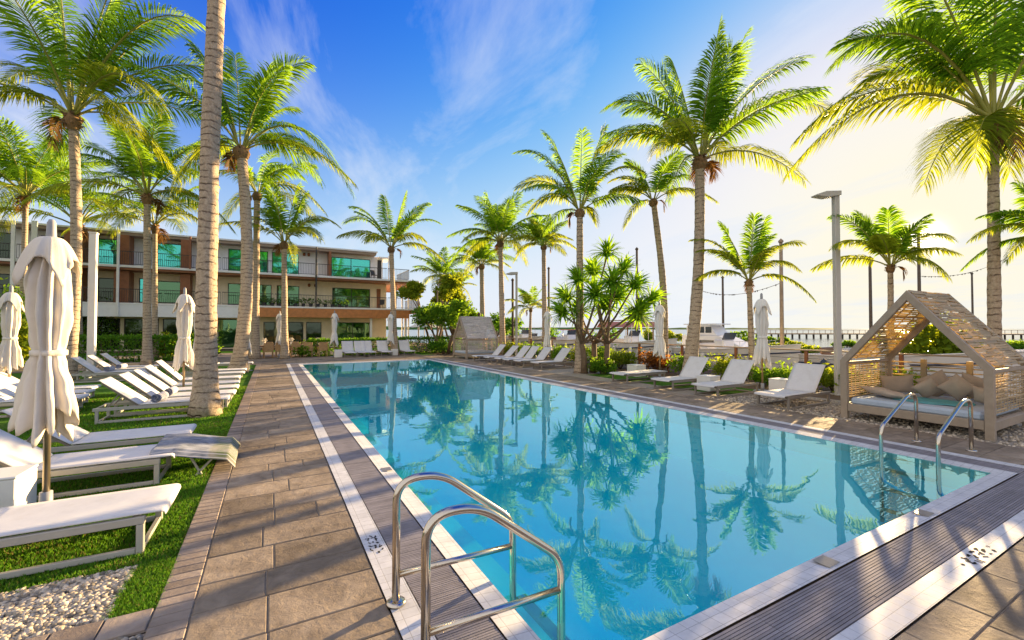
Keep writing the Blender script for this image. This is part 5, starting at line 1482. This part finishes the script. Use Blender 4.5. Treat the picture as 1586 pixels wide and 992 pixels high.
def cushion(c, sx, sz, th, rot, label, m='cushion', shape='square'):
    n = 12; b = MB(); vs = []
    for side in (1, -1):
        for i in range(n + 1):
            for j in range(n + 1):
                x, y = i / n * 2 - 1, j / n * 2 - 1
                e = (1 - abs(x) ** 2.6) * (1 - abs(y) ** 2.6)
                pin = 1 - .09 * (1 - abs(x) ** 2) * abs(y) ** 4; pin2 = 1 - .09 * (1 - abs(y) ** 2) * abs(x) ** 4
                wr = .012 * math.sin(5 * x + 3 * y + c[0] * 7) * e
                vs.append((x * sx / 2 * pin2, y * sz / 2 * pin, side * (th / 2 * max(e, 0) ** .55 + .004) + wr))
    W_ = n + 1; o2 = W_ * W_; fs = []
    for i in range(n):
        for j in range(n):
            a = i * W_ + j; fs.append((a, a + W_, a + W_ + 1, a + 1)); fs.append((o2 + a, o2 + a + 1, o2 + a + W_ + 1, o2 + a + W_))
    ring = [j for j in range(W_)] + [i * W_ + n for i in range(1, W_)] + [n * W_ + j for j in range(n - 1, -1, -1)] + [i * W_ for i in range(n - 1, 0, -1)]
    fs += [(ring[i], ring[(i + 1) % len(ring)], o2 + ring[(i + 1) % len(ring)], o2 + ring[i]) for i in range(len(ring))]
    b.add(vs, fs, 0, True)
    o = obj('cushion', b, M[m]); o.location = c; o.rotation_euler = rot
    tag(o, label, 'cushion', 'cushions on the front daybed hut')
zc_ = .41
# heads lie along the rear; the hut's front faces -x
cushion((11.80, 4.16, zc_ + .19), .56, .40, .17, (R(78), R(6), R(104)), 'taupe cushion leaning at the back left corner of the daybed')
cushion((11.92, 2.98, zc_ + .24), .54, .48, .18, (R(76), R(-16), R(92)), 'taupe cushion upright against the back rails, right of centre')
cushion((11.48, 3.14, zc_ + .26), .42, .42, .17, (R(62), R(44), R(86)), 'square taupe cushion standing on its corner in the middle of the daybed')
cushion((11.44, 3.56, zc_ + .20), .38, .38, .16, (R(52), R(38), R(104)), 'square taupe cushion tilted left of the cornered one')
cushion((11.28, 2.70, zc_ + .16), .42, .32, .17, (R(70), R(-8), R(72)), 'small taupe cushion at the right end of the daybed')
cushion((11.90, 3.56, zc_ + .24), .50, .48, .17, (R(74), R(30), R(92)), 'large taupe cushion at the back behind the leaning ones')
cushion((10.82, 4.02, zc_ + .10), .78, .42, .15, (R(10), R(-5), R(66)), 'flat taupe bolster lying at the left of the mattress')
# teal throw spread on the mattress
b = MB(); nx, ny = 26, 20; vs = []
for i in range(nx + 1):
    for j in range(ny + 1):
        a, q = i / nx, j / ny
        vs.append((10.55 + .75 * a + .03 * math.sin(9 * q), 2.85 + .95 * q + .05 * math.sin(7 * a), .418 + .010 * math.sin(16 * a + 5 * q) * math.sin(11 * q) + .008 * (1 + math.sin(9 * a))))
b.add(vs, [(i * (ny + 1) + j, (i + 1) * (ny + 1) + j, (i + 1) * (ny + 1) + j + 1, i * (ny + 1) + j + 1) for i in range(nx) for j in range(ny)], 0, True)
o = obj('throw_blanket', b, M['throw']); so_ = o.modifiers.new('thickness', 'SOLIDIFY'); so_.thickness = .006
tag(o, 'rumpled teal throw on the mattress of the front daybed hut', 'blanket')
# ------------------------------------------------------------------ pool ladders
def fillet(pts, rad, n=9):
    out = [Vector(pts[0])]
    for i in range(1, len(pts) - 1):
        p, a, b_ = Vector(pts[i]), Vector(pts[i - 1]), Vector(pts[i + 1])
        d1, d2 = (a - p), (b_ - p); r_ = min(rad[i - 1], d1.length * .49, d2.length * .49)
        s, e = p + d1.normalized() * r_, p + d2.normalized() * r_
        out += [bez(s, p, e, k / n) for k in range(n + 1)]
    out.append(Vector(pts[-1])); return out
def ladder(loc, rz, label, cross, reach, ys, top=.78):
    t = thing('pool_ladder', label, 'pool ladder', loc, rz, 'stainless pool ladders')
    for y in ys:
        pts = fillet([(0, y, .0), (0, y, top + .015), (.30, y, top + .02), (reach, y, .36), (reach + .01, y, -1.0)], [.30, .22, .12])
        b = MB(); b.tube(pts, .0255, 18)
        h = obj('handrail', b, M['steel'], t)
        b = MB(); b.lathe([(0, .026), (.028, .026), (.040, .020), (.058, .016), (.062, .006), (.062, 0), (0, 0)], 24, 0, (0, y, .004)); obj('flange', b, M['steel'], h)
    if cross:
        for y in ys:
            b = MB(); b.tube([(.0, y, .185), (reach, y, .165)], .021, 14); obj('crossbar', b, M['steel'], t)
    for z in (-.22, -.5, -.8):
        b = MB(); b.box((reach + .06, sum(ys) / 2, z), (.09, abs(ys[0] - ys[1]) - .03, .03), None, 0, .008); obj('step', b, M['lframe_dk'], t)
LYN = G(610, 930)
ladder((LYN.x, 0, .006), 0, 'steel ladder with cross bars in the foreground on the walk side of the pool', True, .87, (2.25, 2.87))
p1, p2 = G(1424, 683), G(1508, 697)
ladder(((p1.x + p2.x) / 2 - .10, (p1.y + p2.y) / 2 + 0, -.004), PI, 'steel pool ladder before the near woven hut, without cross bars', False, 1.22, (-.31, .31), .74)
# ------------------------------------------------------------------ lamp posts
M['lamp_grey'] = mat('grey_lamp_paint', (.52, .50, .47), .45, .06, 3)
def lamp(loc, h, w_, head, rz, label, m):
    t = thing('lamp_post', label, 'lamp post', loc, rz, 'lamp posts')
    b = MB(); b.box((0, 0, h / 2), (w_, w_, h), None, 0, .012); obj('pole', b, M[m], t)
    b = MB(); b.box((0, 0, .015), (w_ * 2, w_ * 2, .03), None, 0, .005); obj('base_plate', b, M[m], t)
    b = MB(); hl = head
    b.prism([(w_ * .55, h - .02), (w_ * .55, h + .10), (-hl * .55, h + .09), (-hl, h + .0), (-hl * .97, h - .03), (-hl * .5, h - .075)], -hl * .22, hl * .22, 'y')
    hd = obj('lamp_head', b, M[m], t); bv = hd.modifiers.new('edge', 'BEVEL'); bv.width = .008
p = Vector((13.35, 5.95, 0)); p = atX(1297, 13.6); p.z = 0
lamp((p.x, p.y, -.02), zat(p, 302), .14, .60, R(-29), 'tall square lamp post left of the front hut, flat head', 'lamp_grey')
p = G(800, 556); lamp((p.x, p.y, -.02), zat(p, 424), .13, .62, R(-25), 'slim lamp post behind the six loungers, flat head', 'lframe')
# ------------------------------------------------------------------ marina rail
fx = 15.3
t = thing('marina_rail', 'timber rail on dark posts along the marina edge behind the shrubs', 'fence', (fx, 20, -.03))
b = MB(); b.box((0, 0, 1.12), (.13, 52, .045), None, 0, .008); obj('top_rail', b, M['wood'], t)
y = -24.5
while y < 26:
    b = MB(); b.box((0, y, .55), (.09, .09, 1.1), None, 0, .006); obj('post', b, M['pier'], t); y += 2.45
for z in (.35, .6, .85):
    b = MB(); b.tube([(0, -26, z), (0, 26, z)], .008, 6); obj('wire', b, M['dark'], t)
# ------------------------------------------------------------------ boats
M['hull'] = mat('white_gelcoat', (.74, .74, .77), .25, .04, 1.5, .03, 30, dirt=((.5, .47, .42), .9, .25))
M['boatglass'] = mat('smoked_boat_glass', (.05, .06, .07), .08, .1)
M['navy'] = mat('navy_paint', (.03, .05, .12), .4, .1)
M['vinyl'] = mat('brown_vinyl', (.22, .12, .06), .6, .2, 8)
M['terracotta'] = mat('red_canvas', (.45, .16, .10), .8, .1)
def hull_mesh(Ln, Bm, fb, dr=.35):
    """bow toward -y; local z = 0 is the water"""
    b = MB(); ns, nc = 22, 9; vs = []
    for i in range(ns + 1):
        s = i / ns; y = Ln / 2 - s * Ln
        bw = Bm / 2 * (1 - max(0, (s - .45) / .55) ** 2.2) * (.94 + .06 * min(1, s * 5))
        sh = fb * (1 + .35 * max(0, s - .3) ** 1.5)
        for k in range(nc + 1):
            q = k / nc
            x = bw * (q ** .55 if q < .4 else (.604 + .396 * ((q - .4) / .6) ** .7)) * (1 if q > 0 else 0)
            z = -dr * (1 - min(1, q / .4)) * (1 - s ** 4) + (sh * max(0, (q - .4) / .6))
            yy = y - .35 * max(0, (s - .8) / .2) * q
            vs.append((x, yy, z))
    W_ = nc + 1
    o2 = len(vs); vs += [(-x, y, z) for x, y, z in vs]
    fs = []
    for i in range(ns):
        for k in range(nc):
            a = i * W_ + k; fs.append((a, a + W_, a + W_ + 1, a + 1)); fs.append((o2 + a, o2 + a + 1, o2 + a + W_ + 1, o2 + a + W_))
    for k in range(nc): fs.append((k, k + 1, o2 + k + 1, o2 + k))
    b.add(vs, fs, 0, True)
    # deck a little under the gunwale
    dk = MB(); vs = []; 
    for i in range(ns + 1):
        x, y, z = b.v[i * W_ + nc]; vs += [(x * .97, y, z - .05), (-x * .97, y, z - .05)]
    dk.add(vs, [(2 * i, 2 * i + 1, 2 * i + 3, 2 * i + 2) for i in range(ns)])
    rl = MB(); rl.tube([b.v[i * W_ + nc] for i in range(ns + 1)], .03, 6); rl.tube([(-b.v[i * W_ + nc][0],) + tuple(b.v[i * W_ + nc][1:]) for i in range(ns + 1)], .03, 6)
    return b, dk, rl
def skiff(loc, rz, label, Ln=5.2, fb=.95, cab=0):
    t = thing('motorboat', label, 'boat', loc, rz, 'small boats moored along the marina edge')
    b, dk, rl = hull_mesh(Ln, 2.0, fb)
    hl = [b.v[i * 10 + 9] for i in range(23)]
    obj('hull', b, M['hull'], t); obj('deck', dk, M['hull'], t); obj('gunwale', rl, M['white'], t)
    b = MB(); b.tube([(x * 1.012, y, z - .30) for x, y, z in hl], .03, 6); b.tube([(-x * 1.012, y, z - .30) for x, y, z in hl], .03, 6); obj('rub_stripe', b, M['navy'], t)
    for yy in (-.6, .7, 1.7):
        b = MB(); b.lathe([(0, .62), (.03, .6), (.10, .5), (.11, .2), (.08, .06), (0, .04)], 10, 0, (-1.10, yy, fb - .72)); obj('fender', b, M['canvas_w'] if yy < 1 else M['navy'], t)
    b = MB(); b.box((0, .4, fb + .22), (.8, .5, .5), None, 0, .06); obj('console', b, M['hull'], t)
    b = MB(); b.box((0, .12, fb + .62), (.85, .03, .36), Matrix.Rotation(.45, 4, 'X'), 0, .01); obj('windscreen', b, M['boatglass'], t)
    for yy in (1.1, 1.8):
        b = MB(); b.box((0, yy, fb - .02), (1.1, .45, .2), None, 0, .06); b.box((0, yy + .22, fb + .14), (1.1, .1, .26), Matrix.Rotation(-.15, 4, 'X'), 0, .04); obj('seat', b, M['canvas'] if yy < 1.5 else M['vinyl'], t)
    b = MB(); b.box((0, Ln / 2 + .12, .55), (.36, .3, .6), None, 0, .09); b.box((0, Ln / 2 + .18, .05), (.14, .18, .7), None, 0, .03); obj('outboard', b, M['dark'], t)
    if cab:
        for sx in (-.7, .7):
            for yy in (-.3, 1.5):
                b = MB(); b.tube([(sx, yy, fb), (sx * .95, yy, fb + 1.35)], .02, 6); obj('canopy_post', b, M['steel'], t)
        b = MB(); b.box((0, .6, fb + 1.38), (1.7, 2.2, .06), None, 0, .025); obj('canopy', b, M['terracotta'] if cab == 2 else M['canvas_w'], t)
    return t
SEA = -.8
bx = 18.6
skiff((bx, 6.6, SEA), .05, 'white boat hull seen over the rail right of the front closed parasol', 5.2, 1.62)
skiff((bx, 12.6, SEA), -.04, 'white boat hull behind the two loungers left of the front closed parasol', 5.4, 1.62)
skiff((bx + .1, 18.7, SEA), .03, 'white boat hull behind the parasol by the white cube', 5.0, 1.7, 1)
skiff((bx, 24.6, SEA), 0, 'white boat seen right of the screw pine trunks', 5.2, 1.7)
skiff((bx - .1, 30.8, SEA), .05, 'white boat seen left of the screw pine, behind the shrub', 5.3, 1.7)
skiff((bx, 37.0, SEA), 0, 'white boat behind the parasol at the end of the six loungers', 5.2, 1.62)
skiff((bx + .3, 43.5, SEA), 0, 'white boat between the slim lamp post and the low ragged palm', 5.4, 1.7)
skiff((23.5, 30.0, SEA), .2, 'red-topped boat beyond the screw pine', 5.4, 1.1, 2)
skiff((24.0, 38.5, SEA), -.2, 'outer white boat with a white top beyond the screw pine', 5.4, 1.3, 1)
skiff((25.0, 48.0, SEA), .1, 'outer white boat beyond the closed parasol of the six loungers', 5.6, 1.3)
skiff((30, 8.6, SEA), .3, 'white boat seen through the open gable of the front hut', 5.6, 1.35, 1)
# motor yacht
a = atX(1098, 23.2)
t = thing('motor_yacht', 'white motor yacht with a glazed wheelhouse behind the bowed palm trunk', 'boat', (23.2, a.y - .3, SEA), .15)
t.scale = (.8, .8, .86)
b, dk, rl = hull_mesh(8.6, 2.9, 1.45, .5); obj('hull', b, M['hull'], t); obj('deck', dk, M['hull'], t); obj('gunwale', rl, M['white'], t)
b = MB(); b.prism([(1.9, 1.4), (1.9, 2.55), (-.9, 2.55), (-1.5, 2.3), (-3.2, 1.55), (-3.2, 1.4)], -1.1, 1.1, 'x'); o = obj('cabin', b, M['hull'], t); bv = o.modifiers.new('edge', 'BEVEL'); bv.width = .05; bv.segments = 2
b = MB(); b.prism([(1.6, 2.56), (1.6, 3.25), (-.2, 3.25), (-.75, 2.56)], -.95, .95, 'x'); o = obj('wheelhouse', b, M['hull'], t); bv = o.modifiers.new('edge', 'BEVEL'); bv.width = .04; bv.segments = 2
b = MB()
for s in (-1, 1):
    for y0, y1 in ((.9, 1.5), (.2, .8), (-.35, .1)): b.box((s * .955, (y0 + y1) / 2, 2.93), (.02, y1 - y0, .42), None, 0, .005)
    b.box((s * 1.105, .5, 2.05), (.02, 2.2, .35), None, 0, .005)
obj('side_windows', b, M['boatglass'], t)
b = MB(); b.box((0, .5, 3.32), (2.15, 2.6, .07), None, 0, .03); obj('hardtop', b, M['white'], t)
b = MB(); b.tube([(0, 1.2, 3.3), (0, 1.2, 4.3)], .03, 6); b.tube([(-.4, 1.2, 3.9), (.4, 1.2, 3.9)], .02, 6); obj('mast', b, M['white'], t)
b = MB(); pts = [(x * .92, y, z + .55) for x, y, z in [rl.v[i * 6] for i in range(8, 22, 1)]]
b.tube(pts, .018, 6); b.tube([(-p[0], p[1], p[2]) for p in pts], .018, 6)
for p in pts[::3]:
    b.tube([(p[0], p[1], p[2] - .55), p], .014, 5); b.tube([(-p[0], p[1], p[2] - .55), (-p[0], p[1], p[2])], .014, 5)
obj('bow_rail', b, M['steel'], t)
# pergola on the quay beyond the screw pine
q = Vector((27.0, 33.0, SEA)); q = EYE + ray(978, 509) * (36 / ray(978, 509).dot(FWD)); q.z = SEA
t = thing('quay_pergola', 'red-roofed pergola on a float seen between the screw pine and the parasol', 'pergola', q, -.5)
b = MB(); b.box((0, 0, .55), (5.0, 3.0, .3), None, 0, .03); obj('float', b, M['wood'], t)
for sx in (-2.2, 0, 2.2):
    for sy in (-1.2, 1.2):
        b = MB(); b.box((sx, sy, 1.7), (.1, .1, 2.0)); obj('post', b, M['wood'], t)
b = MB(); b.prism([(-1.5, 2.7), (0, 3.15), (1.5, 2.7), (0, 3.06)], -2.6, 2.6, 'x'); obj('roof', b, M['terracotta'], t)
b = MB(); b.box((0, .9, 1.1), (4.4, .5, .5), None, 0, .05); b.box((-1, -.6, 1.0), (.9, .9, .06)); b.box((-1, -.6, .85), (.1, .1, .3)); obj('benches', b, M['vinyl'], t)
# ------------------------------------------------------------------ poles beyond the rail
def pole(u, vtop, dep, r_, label, m='post_d', zb=SEA - .5):
    d = ray(u, 509); p = EYE + d * (dep / d.dot(FWD)); h = zat(Vector((p.x, p.y, 0)), vtop)
    t = thing('mooring_pole', label, 'pole', (p.x, p.y, zb), 0, 'poles standing in the marina')
    b = MB(); b.tube([(0, 0, 0), (.02, .01, (h - zb) * .5), (0, 0, h - zb)], [r_ * 1.1, r_, r_ * .85], 10); obj('shaft', b, M[m], t)
    b = MB(); b.lathe([(r_ * 1.3, -.05), (r_ * 1.3, .02), (0, r_ * 1.6)], 10, 0, (0, 0, h - zb)); obj('cap', b, M[m], t)
    b = MB(); b.lathe([(r_ * 1.35, 0), (r_ * 1.35, .25), (r_, .25)], 10, 0, (0, 0, 1.2)); obj('collar', b, M['dark'], t)
    return Vector((p.x, p.y, h))
M['post_d'] = mat('dark_timber_pile', (.10, .075, .055), .8, .3, 5, .3, 40)
k1 = pole(987, 386, 30, .09, 'dark pole between the leaning palm and the screw pine')
k2 = pole(1120, 430, 34, .09, 'slim pole right of the bowed palm trunk')
k3 = pole(1211, 374, 20, .085, 'brown timber pole right of the short golden palm', 'wood')
k4 = pole(1349, 400, 24, .08, 'pole left of the backlit golden palm trunk')
k5 = pole(1425, 358, 24, .08, 'pole right of the backlit golden palm trunk')
k6 = pole(1507, 424, 40, .08, 'thin pole just left of the largest palm')
k7 = pole(850, 416, 36, .09, 'dark pole right of the golden palm by the lamp post')
k8 = pole(1077, 462, 30, .06, 'short mast behind the bowed palm trunk', 'white')
k9 = pole(677, 452, 34, .07, 'thin pole above the bushy tree by the hotel')
k10 = pole(794, 434, 34, .10, 'dark pole touching the slim lamp post')
k11 = pole(742, 487, 32, .10, 'short dark stub rising behind the far hut')
def cable(a, b_, sag, label):
    mb = MB(); pts = [a * (1 - s) + b_ * s - UP * sag * 4 * s * (1 - s) for s in [i / 24 for i in range(25)]]
    mb.tube(pts, .012, 5); rr = random.Random(int(a.x * 10))
    for i in range(40):
        s = rr.random(); q = a * (1 - s) + b_ * s - UP * sag * 4 * s * (1 - s)
        mb.lathe([(0, .03), (.025, 0), (0, -.07)], 6, 0, q)
    o = obj('light_string', mb, M['post_d']); tag(o, label, 'light string', 'light strings hung between marina poles')
def at(u, v, dep):
    d = ray(u, v); return EYE + d * (dep / d.dot(FWD))
cable(at(1077, 447, 30), at(1211, 438, 20), .5, 'string of small lamps between the bowed palm and the brown timber pole')
cable(at(1425, 428, 24), at(1555, 402, 30), .4, 'string of small lamps from the pole toward the largest palm')
# ------------------------------------------------------------------ pier
def atd(u, dep, z):
    p = EYE + FWD * dep + RGT * ((u - 793) / FPX * dep); p.z = z; return p
pa, pb = atd(1168, 118, .35), atd(1720, 104, .35)
t = thing('long_pier', 'long low timber pier on many posts across the water at the horizon', 'pier', (pa + pb) / 2)
c0 = (pa + pb) / 2; d = pb - pa; Lp = d.length; d.normalize()
b = MB(); b.bar(pa - c0, pb - c0, 2.2, .35); obj('deck', b, M['wood'], t)
n = 46
for k in range(n):
    q = pa + d * (Lp * (k + .5) / n) - c0; b = MB(); b.box((q.x, q.y, -1.0), (.34, .34, 1.65)); obj('pile', b, M['post_d'], t)
b = MB(); b.bar(pa - c0 + UP * 1.0, pb - c0 + UP * 1.0, .12, .1)
for k in range(60): b.box(pa - c0 + d * (Lp * k / 59) + UP * .6, (.09, .09, .9))
obj('handrail', b, M['wood'], t)
# ------------------------------------------------------------------ mangroves and far shore
rr = random.Random(77)
def mangrove(u, dep, wpx, h, label, m, n=1500):
    if dep < 20: n = 6000
    p = atd(u, dep, SEA); w_ = wpx / FPX * dep
    t = thing('mangrove_clump', label, 'bush', p, 0, 'mangrove clumps in the shallows')
    b = MB()
    for k in range(max(4, int(w_ / 1.2))):
        c = RGT * rr.uniform(-.5, .5) * w_ + FWD * rr.uniform(-1.2, 1.2); hh = h * rr.uniform(.6, 1.1)
        leaf_cloud(b, (c.x, c.y, hh * .55), (rr.uniform(.6, 1.3), rr.uniform(.6, 1.3), hh * .5), n // max(4, int(w_ / 1.2)), .16 + dep * .003, rr, .3)
    obj('foliage', b, M[m], t)
    b = MB()
    for k in range(12):
        c = RGT * rr.uniform(-.5, .5) * w_ + FWD * rr.uniform(-.8, .8); b.tube([(0, 0, 0), c * .6 + UP * .2, c + Vector((rr.uniform(-.2, .2), 0, h * .5))], [.06, .05, .03], 5)
    obj('stem', b, M['bark'], t)
for a in ((1105, 60, 70, 1.6, 'mangrove clump just right of the motor yacht', 'shrub_leaf'), (1245, 42, 62, 1.0, 'low yellow mangroves before the pier, left of the tall lamp post', 'shrub_lime'), (1200, 55, 80, .9, 'low mangroves behind the closed parasol nearest the hut', 'shrub_lime'),
          (1185, 75, 70, 1.1, 'farther mangroves under the left end of the pier', 'shrub_leaf'), (1330, 60, 90, .8, 'mangroves right of the tall lamp post', 'shrub_leaf'), (1456, 15, 120, 3.5, 'yellow mangroves seen through the gable of the front hut', 'shrub_lime'),
          (1575, 45, 40, 1.4, 'mangroves at the right edge below the pier', 'shrub_leaf'), (1140, 90, 90, 2.2, 'tree-covered bank at the left end of the pier', 'shrub_leaf'), (900, 70, 110, 3.2, 'line of low trees far beyond the screw pine', 'hedge_leaf'),
          (1030, 80, 60, 2.6, 'far trees left of the motor yacht', 'shrub_lime'), (790, 60, 60, 3.0, 'far trees beyond the slim lamp post', 'shrub_leaf'), (730, 62, 50, 3.4, 'far trees beyond the small hut roof', 'shrub_leaf')):
    mangrove(*a)
# thin far shore
b = MB(); pts = []
p0, p1 = atd(560, 900, SEA - .2), atd(1300, 1100, SEA - .2)
for k in range(41):
    q = p0.lerp(p1, k / 40); pts.append((q, 3 + 5 * abs(math.sin(k * 1.3)) * (1 - k / 44)))
vs = []
for q, hgt in pts: vs += [tuple(q), (q.x + 30, q.y + 30, q.z + hgt), (q.x + 120, q.y + 120, q.z)]
b.add(vs, [f for k in range(40) for f in ((3 * k, 3 * k + 3, 3 * k + 4, 3 * k + 1), (3 * k + 1, 3 * k + 4, 3 * k + 5, 3 * k + 2))])
struct('far_shore_land', b, M['hedge_leaf'])
